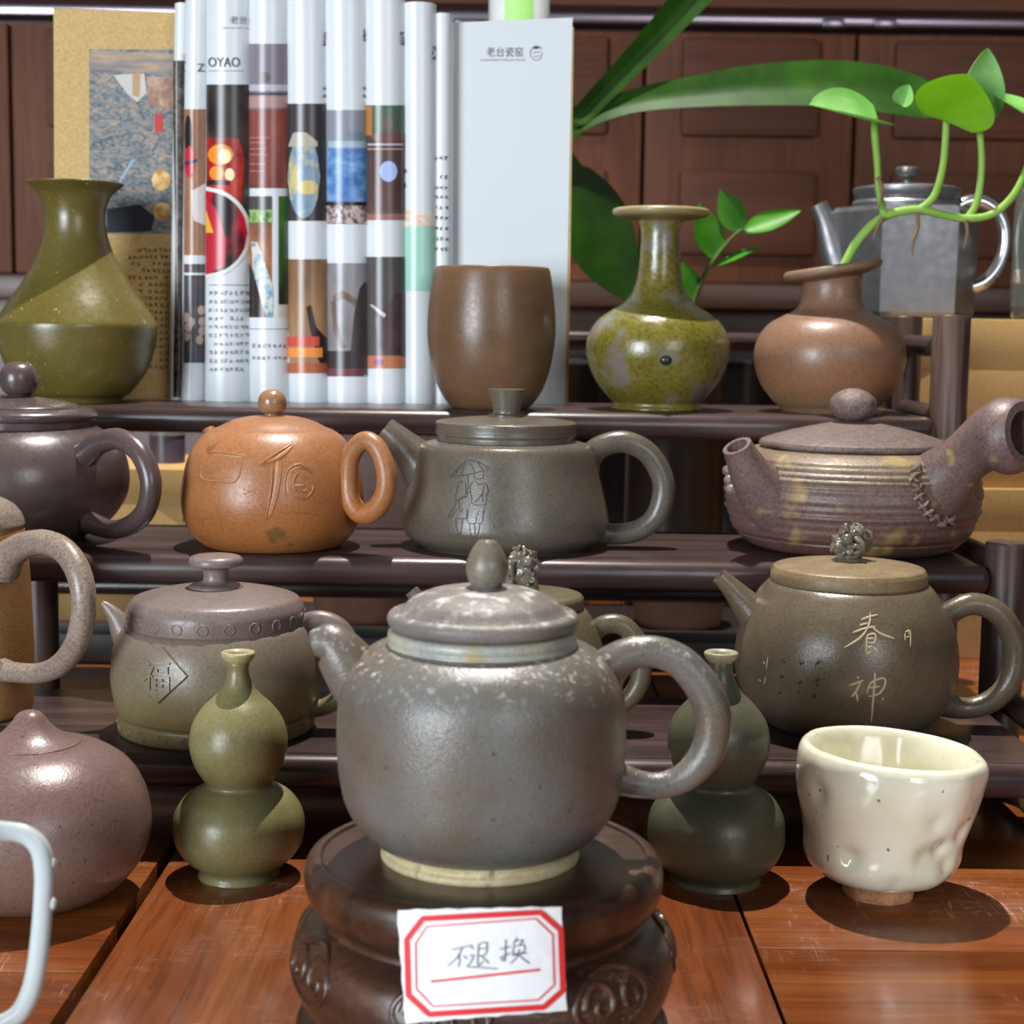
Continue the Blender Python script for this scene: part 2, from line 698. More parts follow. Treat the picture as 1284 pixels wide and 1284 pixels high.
bm = bmesh.new()
lathe_bm(bm, [(0, 0), (0.0105, 0), (0.0105, HM - 0.0102), (0, HM - 0.0102)], (at_y(52, 800, 0.985).x, 0.985), 28)
finish('support_post', bm, swz, st, st.location, True, 40)

# ---------------------------------------------------------------- cabinet behind
CY = 2.0
cw = wood('cabinet_wood', (88, 45, 20), (102, 54, 25), (116, 63, 31), 'z', 0.65, 5, 40)
cwx = wood('cabinet_wood_rail', (78, 40, 18), (92, 48, 23), (104, 56, 28), 'x', 0.65, 5, 40)
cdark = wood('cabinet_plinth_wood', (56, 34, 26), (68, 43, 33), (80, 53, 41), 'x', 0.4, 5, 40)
strip_m = NT('aluminium_strip').done((150, 140, 150), 0.28, None, 0.9)
zl = at_y(900, 357, CY).z
ztop = at_y(900, 34, CY).z
cab = thing('cabinet', 'dark red brown wooden cabinet with panelled doors along the back wall', 'cabinet', Vector((0, CY + 0.2, -0.75)))
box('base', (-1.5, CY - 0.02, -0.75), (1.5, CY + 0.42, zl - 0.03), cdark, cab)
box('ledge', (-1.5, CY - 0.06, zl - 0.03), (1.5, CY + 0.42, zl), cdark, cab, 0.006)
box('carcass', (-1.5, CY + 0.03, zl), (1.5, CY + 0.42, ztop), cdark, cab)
DW = at_y(1070, 200, CY).x - at_y(806, 200, CY).x
DX = at_y(806, 200, CY).x
za, zb = at_y(900, 214, CY).z, at_y(900, 172, CY).z
zc = at_y(900, 48, CY).z
for k in range(-6, 5):
    x0 = DX + DW * k + 0.002
    x1 = x0 + DW - 0.004
    dr = box('door', (x0, CY, zl + 0.002), (x1, CY + 0.028, ztop - 0.006), cw, cab, 0.003)
    for (p0, p1) in ((zl + 0.035, za), (zb, zc)):
        bm = bmesh.new()
        a, b = x0 + 0.042, x1 - 0.042
        box_bm(bm, (a, CY - 0.010, p0), (b, CY + 0.004, p1), 0.007)
        # child of the door; door has no offset of its own
        finish('panel', bm, cwx, dr, cab.location, True, 30)
box('top_strip', (-1.5, CY - 0.02, ztop), (1.5, CY + 0.42, at_y(900, 20, CY).z), strip_m, cab, 0.004)
box('cornice', (-1.5, CY - 0.05, at_y(900, 20, CY).z), (1.5, CY + 0.42, at_y(900, 2, CY).z), cwx, cab, 0.006)
for px in (1043, 1108, 585):
    p = at_y(px, 31, CY - 0.02)
    box('catch', (p.x - 0.013, CY - 0.034, p.z - 0.005), (p.x + 0.013, CY - 0.02, p.z + 0.005), strip_m, cab, 0.003)


# ================================================================== FRONT GROUP
# ---------------------------------------------------------------- round pedestal
ped_m = wood('pedestal_wood', (44, 28, 20), (68, 43, 30), (92, 60, 42), 'x', 0.32, 9, 70, True, 0.2)
PED = Vessel('round_pedestal', 'dark carved round wooden pedestal with a paper label on its front', 'pedestal', 604, 1330, 0, 0.0, d=0.538)
pv = PED
# heights in metres, read from the silhouette at the pedestal's own distance
def pz(y):
    return pv.pt(604, y).z
ptop = pz(1080)
prof = [(196, 1070), (201, 1070, 1), (204, 1066.5), (212, 1067), (220, 1074), (224, 1088), (222, 1106), (214, 1122), (203, 1132, 1),
        (200, 1137), (201, 1143, 1), (214, 1148), (226, 1156), (235, 1170), (239, 1190), (236, 1212), (226, 1238), (214, 1256), (210, 1264, 1),
        (226, 1268), (232, 1276), (232, 1290)]
pr = [(r * mpp(pv.pt(604, q)), pv.pt(604, q).z) + tuple(rest) for r, q, *rest in prof]
pr = smooth_profile(pr, 4)
pbase = pr[-1][1]
pr = [(0, pz(1070))] + pr + [(pr[-1][0], 0.0), (0, 0.0)]
bm = bmesh.new()
lathe_bm(bm, pr, (pv.x, pv.d), 96)
ped_body = finish('turned_body', bm, ped_m, pv.root, pv.root.location, True, 38)
# carved scroll lobes round the belly
carve_m = ped_m
ptree = bvh(ped_body)
zmid = pz(1180)


def ped_pt(ang, z, off=0.0):
    o = Vector((pv.x + cos(ang) * 0.2, pv.d + sin(ang) * 0.2, z))
    hit, nrm, _, _ = ptree.ray_cast(o, Vector((-cos(ang), -sin(ang), 0)))
    return hit + Vector((cos(ang), sin(ang), 0)) * off


def lobe(ac):
    bm = bmesh.new()
    wa, hz = 0.21, 0.0088
    ring = [(ac + wa * cos(t) * (1.0 if cos(t) > 0 else 1.25), zmid + hz * sin(t)) for t in (2 * pi * k / 22 for k in range(22))]
    tube_bm(bm, [ped_pt(a, z, -0.0004) for a, z in ring], [0.0013] * 22, 8, 2, True)
    for sgn in (-1, 1):
        sp = []
        for k in range(18):
            t = k / 17 * 3.6 * pi / 1.6
            rr = 0.105 * (1 - k / 22)
            sp.append((ac + sgn * 0.105 + rr * cos(t + (0 if sgn > 0 else pi)), zmid + rr * sin(t) * 0.066))
        tube_bm(bm, [ped_pt(a, z, -0.0003) for a, z in sp], [0.0016 - 0.00003 * k for k in range(18)], 8, 2)
    finish('carved_scroll', bm, carve_m, pv.root, pv.root.location, True, 60)


A1 = -pi / 2 + math.asin((762 - 604) / 236.0)
for k in range(7):
    lobe(A1 - 2 * pi * k / 7)
# paper label stuck round the front
paper_m = NT('label_paper')
paper_m = paper_m.done(paper_m.mix(paper_m.noise(160, 3), (222, 226, 228), (240, 242, 242)), 0.45,
                       paper_m.bump(paper_m.noise(60, 3, 0.6), 0.35, 0.003))
red_m = plain('label_red', (214, 48, 50), 0.5)
ink_m = plain('pencil_ink', (86, 82, 84), 0.6)
LR = 240 * mpp(pv.pt(604, 1180)) + 0.0006


def lab(px, py, off=0.0):
    """pixel onto the upright cylinder that the label is bent round"""
    r = ray(px, py)
    R = LR + off
    ox, oy = CAM.x - pv.x, CAM.y - pv.d
    a = r.x ** 2 + r.y ** 2
    b = 2 * (ox * r.x + oy * r.y)
    c = ox * ox + oy * oy - R * R
    t = (-b - sqrt(max(0, b * b - 4 * a * c))) / (2 * a)
    return CAM + r * t


def lab_uv(u, v):
    tl, tr_, br_, bl = (498, 1141), (704, 1137), (711, 1267), (508, 1283)
    x = (tl[0] * (1 - u) + tr_[0] * u) * (1 - v) + (bl[0] * (1 - u) + br_[0] * u) * v
    y = (tl[1] * (1 - u) + tr_[1] * u) * (1 - v) + (bl[1] * (1 - u) + br_[1] * u) * v
    return x, y


bm = bmesh.new()
NX, NY = 16, 8
G = {}
for lay, off in ((0, -0.0003), (1, 0.0)):
    for i in range(NX + 1):
        for j in range(NY + 1):
            u, v = i / NX, j / NY
            x, y = lab_uv(u, v)
            jag = (0.8 * sin(i * 2.3) if j in (0, NY) else 0) + (0.8 * cos(j * 3.1) if i in (0, NX) else 0)
            G[lay, i, j] = bm.verts.new(lab(x + jag, y + jag, off))
for i in range(NX):
    for j in range(NY):
        for lay in (0, 1):
            bm.faces.new((G[lay, i, j], G[lay, i + 1, j], G[lay, i + 1, j + 1], G[lay, i, j + 1]))
for i in range(NX):
    for j in (0, NY):
        bm.faces.new((G[0, i, j], G[0, i + 1, j], G[1, i + 1, j], G[1, i, j]))
for j in range(NY):
    for i in (0, NX):
        bm.faces.new((G[0, i, j], G[0, i, j + 1], G[1, i, j + 1], G[1, i, j]))
label_o = finish('paper_label', bm, paper_m, pv.root, pv.root.location, True, 60)
tag(label_o, 'white paper label with a red octagonal border and handwriting')


def ribbon(fn, pts, wpx, off, closed=False, sub=6):
    """flat printed line of a given pixel width carried onto a surface"""
    bm = bmesh.new()
    P = []
    n = len(pts)
    rng = range(n) if closed else range(n - 1)
    for i in rng:
        a, b = pts[i], pts[(i + 1) % n]
        for k in range(sub):
            P.append((a[0] + (b[0] - a[0]) * k / sub, a[1] + (b[1] - a[1]) * k / sub))
    if not closed:
        P.append(tuple(pts[-1]))
    m = len(P)
    L, Rr = [], []
    for i in range(m):
        q0 = P[i - 1] if (closed or i > 0) else P[i]
        q1 = P[(i + 1) % m] if (closed or i < m - 1) else P[i]
        tx, ty = q1[0] - q0[0], q1[1] - q0[1]
        l = sqrt(tx * tx + ty * ty) or 1
        nx, ny = -ty / l * wpx / 2, tx / l * wpx / 2
        L.append(bm.verts.new(fn(P[i][0] + nx, P[i][1] + ny, off)))
        Rr.append(bm.verts.new(fn(P[i][0] - nx, P[i][1] - ny, off)))
    for i in range(m if closed else m - 1):
        j = (i + 1) % m
        bm.faces.new((L[i], L[j], Rr[j], Rr[i]))
    return bm


def ribbons(fn, strokes, wpx, off, sub=4, closed=False):
    out = bmesh.new()
    for s_ in strokes:
        wp = wpx
        if isinstance(s_, tuple):
            wp, s_ = s_
        b = ribbon(fn, cr([tuple(map(float, q)) for q in s_], 4) if len(s_) > 2 and not closed else s_, wp, off, closed, 2 if len(s_) > 2 and not closed else sub)
        me = bpy.data.meshes.new('tmp')
        b.to_mesh(me)
        b.free()
        out.from_mesh(me)
        bpy.data.meshes.remove(me)
    return out


def sub_part(name, bm, mat, parent_obj, root):
    return finish(name, bm, mat, parent_obj, root.location, True, 60)


octo = [(530, 1152), (678, 1144), (703, 1166), (706, 1242), (682, 1263), (538, 1272), (512, 1248), (510, 1178)]
octi = [(535, 1162), (672, 1152), (693, 1172), (695, 1235), (675, 1254), (543, 1262), (522, 1240), (521, 1183)]
sub_part('printed_border', ribbons(lab, [octo], 7.5, 0.0003, 8, True), red_m, label_o, pv.root)
sub_part('printed_border', ribbons(lab, [octi], 2.0, 0.0003, 8, True), red_m, label_o, pv.root)
sub_part('printed_line', ribbons(lab, [[(540, 1231), (677, 1216)]], 3.2, 0.0003), red_m, label_o, pv.root)
hand = [[(566, 1191), (580, 1188), (592, 1185)], [(580, 1188), (572, 1202), (561, 1211)], [(576, 1196), (576, 1206), (575, 1213)],
        [(581, 1198), (586, 1203)],
        # tui
        [(590, 1187), (594, 1190)], [(588, 1199), (594, 1198), (590, 1207), (586, 1212), (600, 1213), (624, 1215)],
        [(600, 1184), (610, 1182), (609, 1196), (599, 1199)], [(600, 1190), (609, 1189)], [(600, 1184), (599, 1210), (606, 1205)], [(604, 1199), (613, 1208)],
        # huan
        [(627, 1190), (640, 1187)], [(634, 1178), (633, 1204), (628, 1201)], [(627, 1201), (640, 1195)],
        [(648, 1176), (643, 1185)], [(647, 1180), (656, 1179), (650, 1186)], [(644, 1187), (657, 1185), (656, 1194), (644, 1196), (644, 1187)],
        [(641, 1198), (661, 1195)], [(651, 1190), (648, 1200), (640, 1208)], [(651, 1198), (658, 1204), (664, 1208)]]
sub_part('handwriting', ribbons(lab, hand, 1.4, 0.0003), ink_m, label_o, pv.root)

# ---------------------------------------------------------------- large grey teapot on the pedestal
front_m = clay('grey_weathered_clay', (98, 86, 73), (107, 105, 100), 0.32, 30, 0.07, 1200, 0.34,
               spots=((78, 72, 68), 0.685, 0.72, 330), dust=((196, 190, 182), 0.57, 0.70, 330, 0.2))
lid_dust = clay('dusty_lid_clay', (104, 96, 90), (122, 114, 108), 0.55, 40, 0.10, 1000, 0.25,
                dust=((206, 204, 200), 0.52, 0.68, 170, 0.5))
cream_m = clay('cream_foot_clay', (176, 160, 120), (196, 182, 146), 0.5, 60, 0.08, 900, 0.15, spots=((116, 92, 62), 0.62, 0.74, 120))
ring_m = clay('pale_neck_clay', (150, 150, 146), (176, 170, 150), 0.36, 50, 0.08, 900, 0.15, spots=((168, 148, 92), 0.56, 0.70, 60))
pedh = pz(1070)
T = Vessel('teapot', 'large weathered grey teapot with dusty lid on the round pedestal', 'teapot', 602, 1098, 122, pedh, d=pv.d)
T.lathe('foot_ring', [(121, 1080), (124, 1070), (124, 1064), (120, 1060), (120, 1056), (121, 1052), (116, 1044)], cream_m, base=True)
body = T.lathe('body', [(90, 1056), (122, 1052), (142, 1040), (160, 1020), (172, 994), (179, 955), (181, 915), (179, 875), (173, 850), (160, 828), (140, 813), (122, 807), (100, 806)],
               front_m, seg=96)
T.lathe('neck_ring', [(100, 812), (117, 811), (119, 806), (117, 802), (119, 797), (118, 791), (112, 788), (90, 788)], ring_m)
lid = T.lathe('lid', [(95, 790), (108, 788), (117, 783), (120, 775), (117, 768), (110, 765, 1), (106, 767), (101, 763), (92, 753), (74, 744), (50, 738), (24, 736), (0, 735)], lid_dust)
kb = clay('olive_knob_clay', (104, 98, 84), (122, 112, 98), 0.36, 60, 0.1, 900, 0.15)
T.cx = 606
bm = bmesh.new()
pr = smooth_profile(T.conv([(22, 742), (20, 738), (17, 736, 1), (22, 730), (26, 718), (26, 706), (21, 692), (14, 681), (11, 678, 1), (6, 679), (4, 684), (0, 685)]), 5)
lathe_bm(bm, [(0, pr[0][1])] + pr, (T.x + 0.0012, T.d), 40)
finish('knob', bm, kb, lid, T.root.location, True, 50)
T.cx = 602
T.tube('spout', [(474, 884, 40), (450, 854, 37), (430, 824, 33), (414, 808, 27), (402, 806, 21), (393, 808, 17)], front_m, 0.0, 24, 6, 1.0, 14)
T.tube('handle', [(752, 850, 30), (768, 833, 25), (790, 820, 21), (820, 817, 20), (852, 829, 21), (880, 860, 22.5), (894, 895, 23), (890, 935, 22), (868, 967, 19), (838, 983, 17), (805, 984, 17), (768, 974, 22)],
       front_m, 0.0, 24)

# ---------------------------------------------------------------- gourd bottles
gA = clay('olive_green_clay', (112, 106, 68), (126, 120, 80), 0.38, 30, 0.08, 800, 0.12)
gB = clay('dark_green_clay', (78, 77, 60), (90, 89, 70), 0.38, 30, 0.08, 800, 0.12)


def gourd(label, cx, yf, foot, prof, mat, rimmat):
    V = Vessel('gourd_bottle', label, 'vase', cx, yf, foot, 0.0)
    V.lathe('body', prof, mat, base=True)
    V.lathe('lip', [(9, 834), (16, 829), (20, 824), (21.5, 820), (20, 817), (15, 817.5), (11, 822), (9, 834)], rimmat, 48)
    return V


gourd('light olive gourd bottle standing before the drum teapot', 300, 1113, 50,
      [(50, 1101), (51, 1096), (49, 1089), (53, 1083), (66, 1073), (78, 1056), (82, 1036), (79, 1016), (67, 998), (52, 988), (43, 984), (41, 980), (45, 974), (54, 960), (60, 941), (61, 924), (56, 904), (44, 886), (30, 873), (20, 862), (15, 850), (13, 840), (14, 831), (10, 829), (9, 850), (0, 870)],
      gA, clay('pale_olive_lip', (156, 146, 104), (168, 158, 118), 0.4))
gourd('dark green gourd bottle behind the large teapot handle', 896, 1121, 56,
      [(56, 1108), (57, 1103), (55, 1095), (62, 1088), (74, 1077), (84, 1058), (86, 1042), (83, 1020), (72, 1001), (56, 990), (46, 985), (44, 980), (48, 974), (57, 958), (63, 940), (63, 918), (57, 900), (43, 882), (28, 868), (20, 856), (16, 844), (15, 834), (14, 829), (10, 829), (9, 850), (0, 870)],
      gB, clay('pale_green_lip', (150, 146, 116), (164, 160, 128), 0.4))

# ---------------------------------------------------------------- white glazed cup
gl = NT('white_glaze')
wmix = gl.mix(gl.ramp(gl.noise(38, 3), [(0.4, (0, 0, 0, 1)), (0.7, (1, 1, 1, 1))]), (238, 235, 214), (224, 220, 188))
wsp = gl.ramp(gl.noise(240, 1), [(0.73, (0, 0, 0, 1)), (0.77, (1, 1, 1, 1))])
gl.b.inputs['Subsurface Weight'].default_value = 0.0
gl.b.inputs['Subsurface Radius'].default_value = (0.004, 0.003, 0.002)
glaze_m = gl.done(gl.mix(wsp, wmix, (150, 120, 84)), 0.16, gl.bump(gl.noise(55, 2), 0.3, 0.004), 0, 0.5, 0.5, 0.08)
foot_m = clay('raw_foot_clay', (176, 120, 84), (196, 142, 104), 0.8, 60, 0.12, 500, 0.3)
C = Vessel('tea_cup', 'creamy white dimpled glazed cup with raw clay foot', 'cup', 1101, 1135, 43, 0.0)


def cupwarp(a, z):
    n = noise.noise(Vector((cos(a) * 2.2, sin(a) * 2.2, z * 55)))
    dm = 0.0
    for (da, dz, dep) in ((-1.05, 0.030, .05), (-0.75, 0.036, .04), (-1.30, 0.028, .035), (-2.2, 0.024, .05), (-2.6, 0.05, .04), (-0.9, 0.022, .04), (-1.62, 0.014, .03), (-1.25, 0.043, .03)):
        q = ((a - (da % (2 * pi))) * 0.040) ** 2 + (z - dz) ** 2
        dm += dep * math.exp(-q / (0.0048 ** 2))
    return 1 + 0.034 * n - 1.5 * dm * (1 if z > 0.01 else 0)


C.lathe('foot', [(43, 1124), (44, 1112), (41, 1094)], foot_m, base=True, warp=lambda a, z: 1 + 0.02 * sin(7 * a))
cb = C.lathe('bowl', [(30, 1097), (50, 1099), (72, 1095), (88, 1084), (96, 1068), (98, 1048), (105, 1022), (114, 985), (118, 955), (115, 941), (108, 936), (101, 939), (95, 952), (88, 980), (80, 1020), (70, 1050), (45, 1056), (0, 1058)],
             glaze_m, seg=128, sub=8, warp=cupwarp)
# the rim leans a little to one side
for v in cb.data.vertices:
    z = v.co.z
    v.co.x += 0.05 * z
    v.co.z -= 0.075 * v.co.x * max(0, z / 0.075) ** 2

# ---------------------------------------------------------------- peach-shaped teapot
pk = clay('pinkish_brown_clay', (104, 80, 76), (122, 97, 90), 0.32, 26, 0.09, 900, 0.16,
          zst=(0.0, 0.075, [(0.0, (128, 98, 62)), (0.35, (112, 87, 76)), (1.0, (112, 88, 86))], 0.6), spots=((84, 64, 58), 0.67, 0.73, 420))
P_ = Vessel('teapot', 'round pinkish brown teapot with pointed nipple lid on the table', 'teapot', 42, 1147, 60, 0.0)
P_.lathe('body', [(58, 1130), (62, 1127), (84, 1120), (112, 1104), (134, 1078), (145, 1050), (147, 1026), (141, 994), (124, 964), (96, 943), (66, 932), (40, 930)], pk, base=True, seg=96)
pl = P_.lathe('lid', [(58, 935), (61.5, 930.5), (58, 929), (48, 925), (38, 919.5), (29, 912), (22, 904), (16, 896), (9, 891.5), (0, 890)], pk, sub=6)
P_.tube('handle', [(-85, 985, 17), (-125, 960, 15), (-160, 985, 15), (-168, 1035, 15), (-140, 1078, 14), (-92, 1075, 17)], pk, 0.2)

# ---------------------------------------------------------------- frosted mug at the edge of the table
fr = NT('frosted_plastic')
fr.b.inputs['Subsurface Weight'].default_value = 0.3
fr.b.inputs['Subsurface Radius'].default_value = (0.006, 0.006, 0.006)
frost = fr.done((192, 200, 200), 0.28)
M = Vessel('plastic_mug', 'white translucent plastic mug handle before the nipple lidded teapot', 'mug', -190, 1400, 0, 0.0, d=0.47)
s0 = mpp(M.pt(0, 1150))
bm = bmesh.new()
zt = M.pt(0, 1005).z
R0 = 168 * s0
lathe_bm(bm, smooth_profile([(0, 0, 1), (R0 * 0.9, 0, 1), (R0 * 0.98, 0.004), (R0, 0.015, 1), (R0, zt - 0.002, 1), (R0 * 0.98, zt), (R0 * 0.95, zt - 0.002), (R0 * 0.94, 0.02), (R0 * 0.9, 0.006), (0, 0.005)], 3), (M.x, M.d), 56)
finish('cup_wall', bm, frost, M.root, M.root.location)
hd = M.tube('handle', [(-28, 1041, 13), (5, 1042, 12.5), (32, 1047, 12.5), (50, 1064, 13), (55, 1092, 12.5), (54, 1127, 12), (51, 1172, 12.5), (45, 1217, 12.5), (35, 1252, 12.5), (16, 1277, 12), (-28, 1294, 12)], frost, 0.0, 16, 6, 0.8)
bm = bmesh.new()
for q in ((66, 1082, 4), (66, 1133, 5)):
    ball_bm(bm, M.pt(q[0], q[1]), q[2] * s0, q[2] * s0, q[2] * s0 * 1.6, 10)
finish('mould_nub', bm, frost, hd, M.root.location)


# ================================================================== LOWER TIER
# ---------------------------------------------------------------- drum teapot
dm_ = clay('mauve_green_clay', (114, 99, 93), (120, 108, 94), 0.38, 30, 0.08, 800, 0.16,
           zst=(0.0, 0.075, [(0.0, (114, 108, 66)), (0.25, (122, 110, 62)), (0.5, (112, 104, 76)), (0.8, (110, 95, 87)), (1.0, (114, 100, 99))], 0.75))
D = Vessel('teapot', 'drum shaped teapot with a square fortune plaque and studded lid', 'teapot', 272, 941, 116, HL)
db = D.lathe('body', [(117, 915), (121, 908), (121, 894), (118, 890, 1), (122, 886), (127, 866), (130, 842), (127, 812), (118, 790), (108, 780), (90, 780)], dm_, base=True, seg=96)
dl = D.lathe('lid', [(100, 785), (108, 784), (110, 780), (110, 762), (105, 752, 1), (98, 747), (70, 740), (40, 736), (0, 735)], dm_, seg=96)
D.lathe('knob', [(33, 738), (34, 735), (30, 732), (20, 730), (16, 726), (16, 716), (20, 711), (31, 709), (34, 705), (32, 699), (24, 696), (0, 695)], dm_, 48, parent=dl)
D.tube('spout', [(178, 818, 26), (160, 797, 20), (146, 775, 12), (135, 762, 7), (128, 756, 3.5)], dm_, 0.0, 18, 6, 0.85)
D.tube('handle', [(356, 812, 20), (366, 795, 16), (382, 782, 13), (404, 778, 12.5), (428, 790, 12.5), (442, 820, 12.5), (440, 852, 12), (424, 876, 11.5), (400, 888, 11), (368, 884, 14)], dm_, 0.0)


def studs(V, n, ypx, rpx, hw, parent, ringed=True):
    p = V.pt(V.cx, ypx)
    s_ = mpp(p)
    R = hw * s_
    for k in range(n):
        a = 2 * pi * k / n - 0.11
        c = Vector((V.x + R * cos(a), V.d + R * sin(a), p.z))
        t1 = Vector((-sin(a), cos(a), 0))
        t2 = Vector((0, 0, 1))
        bm = bmesh.new()
        ring = [c + (t1 * cos(t) + t2 * sin(t)) * rpx * s_ for t in (2 * pi * j / 14 for j in range(14))]
        tube_bm(bm, ring, [1.1 * s_] * 14, 6, 1, True)
        finish('stud', bm, dm_, parent, V.root.location, True, 70)


studs(D, 22, 771, 6.2, 110.2, dl)
studs(D, 24, 901, 5.0, 121.3, db)
# diamond plaque
dt = bvh(db)


def on_tree(tree):
    def f(px, py, off=0.0):
        r = ray(px, py).normalized()
        hit, nrm, _, _ = tree.ray_cast(CAM, r)
        if nrm.dot(r) > 0:
            nrm = -nrm
        return hit + nrm * off
    return f


df = on_tree(dt)
dia = [(171, 845), (203, 811), (236, 848), (199, 882)]
bm = bmesh.new()
topv = []
N = 6
g0, g1 = {}, {}
for i in range(N + 1):
    for j in range(N + 1):
        u, v = i / N, j / N
        x = (dia[0][0] * (1 - u) + dia[1][0] * u) * (1 - v) + (dia[3][0] * (1 - u) + dia[2][0] * u) * v
        y = (dia[0][1] * (1 - u) + dia[1][1] * u) * (1 - v) + (dia[3][1] * (1 - u) + dia[2][1] * u) * v
        g0[i, j] = bm.verts.new(df(x, y, -0.0005))
        g1[i, j] = bm.verts.new(df(199 + (x - 199) * .97, y + (846 - y) * .03, 0.0016))
for i in range(N):
    for j in range(N):
        bm.faces.new((g1[i, j], g1[i + 1, j], g1[i + 1, j + 1], g1[i, j + 1]))
for i in range(N):
    for j in (0, N):
        bm.faces.new((g0[i, j], g0[i + 1, j], g1[i + 1, j], g1[i, j]))
        bm.faces.new((g0[j, i], g0[j, i + 1], g1[j, i + 1], g1[j, i]))
plaque = D.mesh('plaque', bm, dm_, None, 40)
vs, fs = text_geo('福', (183, 829, 215, 865))
bm = bmesh.new()
V0 = [bm.verts.new(df(x, y - (x - 199) * -0.06, 0.0014)) for x, y in vs]
V1 = [bm.verts.new(df(x, y - (x - 199) * -0.06, 0.0024)) for x, y in vs]
ed = {}
for f in fs:
    try:
        bm.faces.new([V1[i] for i in f])
    except ValueError:
        continue
    for a, b in zip(f, f[1:] + f[:1]):
        ed[tuple(sorted((a, b)))] = ed.get(tuple(sorted((a, b))), 0) + 1
for (a, b), n_ in ed.items():
    if n_ == 1:
        bm.faces.new((V0[a], V0[b], V1[b], V1[a]))
finish('raised_character', bm, dm_, plaque, D.root.location, True, 40)


# ---------------------------------------------------------------- beast knobs
def beast(V, part, cx, cy, hw, hh, mat, parent, flip=1):
    """small sculpted curled beast: a lumpy body with curls, legs, head and tail"""
    c = V.pt(cx, cy)
    s_ = mpp(c)
    bm = bmesh.new()
    bmesh.ops.create_icosphere(bm, subdivisions=4, radius=1.0)
    for v in bm.verts:
        d0 = v.co.normalized()
        k = 0.70 + 0.30 * noise.noise(d0 * 2.6 + Vector((cx, 0, 0))) + 0.16 * noise.noise(d0 * 6.0)
        v.co = Vector((d0.x * hw * s_ * k, d0.y * hw * 0.7 * s_ * k, d0.z * hh * s_ * k)) + c
    rn = random.Random(int(cx))
    def on_skin(u, v, k):
        return c + Vector((cos(v) * cos(u) * hw * k, cos(v) * sin(u) * hw * 0.75 * k, sin(v) * hh * k)) * s_
    for j in range(11):
        u, v = rn.uniform(0, 2 * pi), rn.uniform(-0.7, 1.1)
        if j < 7:
            u = -pi / 2 + rn.uniform(-1.2, 1.2)
        du, dv = rn.uniform(-.9, .9), rn.uniform(-.8, .8)
        pts = []
        for q in range(6):
            pts.append(on_skin(u, v, 0.78 + 0.16 * sin(q * 1.3 + j)))
            u += du * 0.42
            v = max(-1.2, min(1.4, v + dv * 0.42))
            du, dv = du * cos(.75) - dv * sin(.75) * (1 if j % 2 else -1), dv * cos(.75) + du * sin(.75) * (1 if j % 2 else -1)
        tube_bm(bm, pts, [2.0 * s_, 3.4 * s_, 4.0 * s_, 3.6 * s_, 2.8 * s_, 1.2 * s_], 8, 4)
    ball_bm(bm, on_skin(-pi / 2 + .3 * flip, 0.35, 0.85), 8 * s_, 7 * s_, 7 * s_, 14)
    for e in (-1, 1):
        ball_bm(bm, on_skin(-pi / 2 + .3 * flip + .2 * e, 0.62, 0.98), 2.4 * s_, 2.4 * s_, 2.4 * s_, 8)
    ball_bm(bm, c + Vector((0, 0, -hh * 0.8 * s_)), hw * .8 * s_, hw * .6 * s_, hh * .25 * s_, 16)
    return finish(part, bm, mat, parent, V.root.location, True, 60)


beast_m = clay('beast_clay', (96, 88, 76), (124, 114, 100), 0.24, 120, 0.06, 900, 0.1)
# ---------------------------------------------------------------- teapot half hidden behind the large one
hb = clay('olive_brown_clay', (88, 78, 58), (102, 91, 69), 0.38, 30, 0.1, 800, 0.14)
Hh = Vessel('teapot', 'olive brown beast knobbed teapot hidden behind the large grey teapot', 'teapot', 655, 930, 62, HL)
hbody = Hh.lathe('body', [(62, 915), (84, 903), (100, 875), (104, 845), (100, 810), (90, 782), (78, 764), (64, 758)], hb, base=True)
hl = Hh.lathe('lid', [(60, 762), (73, 760), (75, 752), (73, 746), (66, 743), (36, 740), (0, 739)], hb)
beast(Hh, 'beast_knob', 655, 711, 27, 33, beast_m, hl)
Hh.tube('spout', [(572, 810, 20), (548, 780, 14), (530, 758, 11), (516, 741, 9)], hb, 0.0, 16, 6, 1.0, 6)
Hh.tube('handle', [(730, 812, 15), (742, 795, 13), (760, 783, 12.5), (782, 785, 12.5), (799, 806, 13), (805, 835, 13), (799, 862, 12.5), (780, 882, 12), (748, 884, 14)], hb, 0.0)

# ---------------------------------------------------------------- teapot with the two big engraved characters
ym = clay('bronze_brown_clay', (88, 76, 60), (102, 90, 72), 0.31, 30, 0.1, 900, 0.2)
yl_m = clay('sandy_lid_clay', (120, 100, 72), (136, 116, 86), 0.45, 60, 0.1, 800, 0.15)
Y = Vessel('teapot', 'bronze brown teapot engraved with two large characters beside the white cup', 'teapot', 1057, 929, 84, HL)
yb = Y.lathe('body', [(84, 909), (100, 902), (122, 882), (135, 852), (138, 824), (134, 792), (124, 764), (110, 742), (98, 730), (85, 728)], ym, base=True, seg=96)
yl = Y.lathe('lid', [(90, 731), (96, 729), (97, 722), (95, 714), (88, 709), (50, 704), (20, 702), (0, 702)], yl_m)
beast(Y, 'beast_knob', 1066, 682, 31, 29, beast_m, yl, -1)
Y.tube('spout', [(972, 802, 36), (952, 777, 27), (932, 754, 18), (916, 736, 13), (902, 722, 10.5)], ym, 0.0, 20, 6, 1.0, 8)
Y.tube('handle', [(1164, 806, 23), (1174, 787, 17), (1192, 768, 14.5), (1220, 757, 14), (1250, 768, 14.5), (1270, 798, 15), (1273, 832, 15), (1260, 864, 14.5), (1235, 883, 14), (1206, 888, 13.5), (1176, 880, 18)], ym, 0.0)
cut_m = plain('engraved_pale_cut', (188, 170, 138), 0.6)
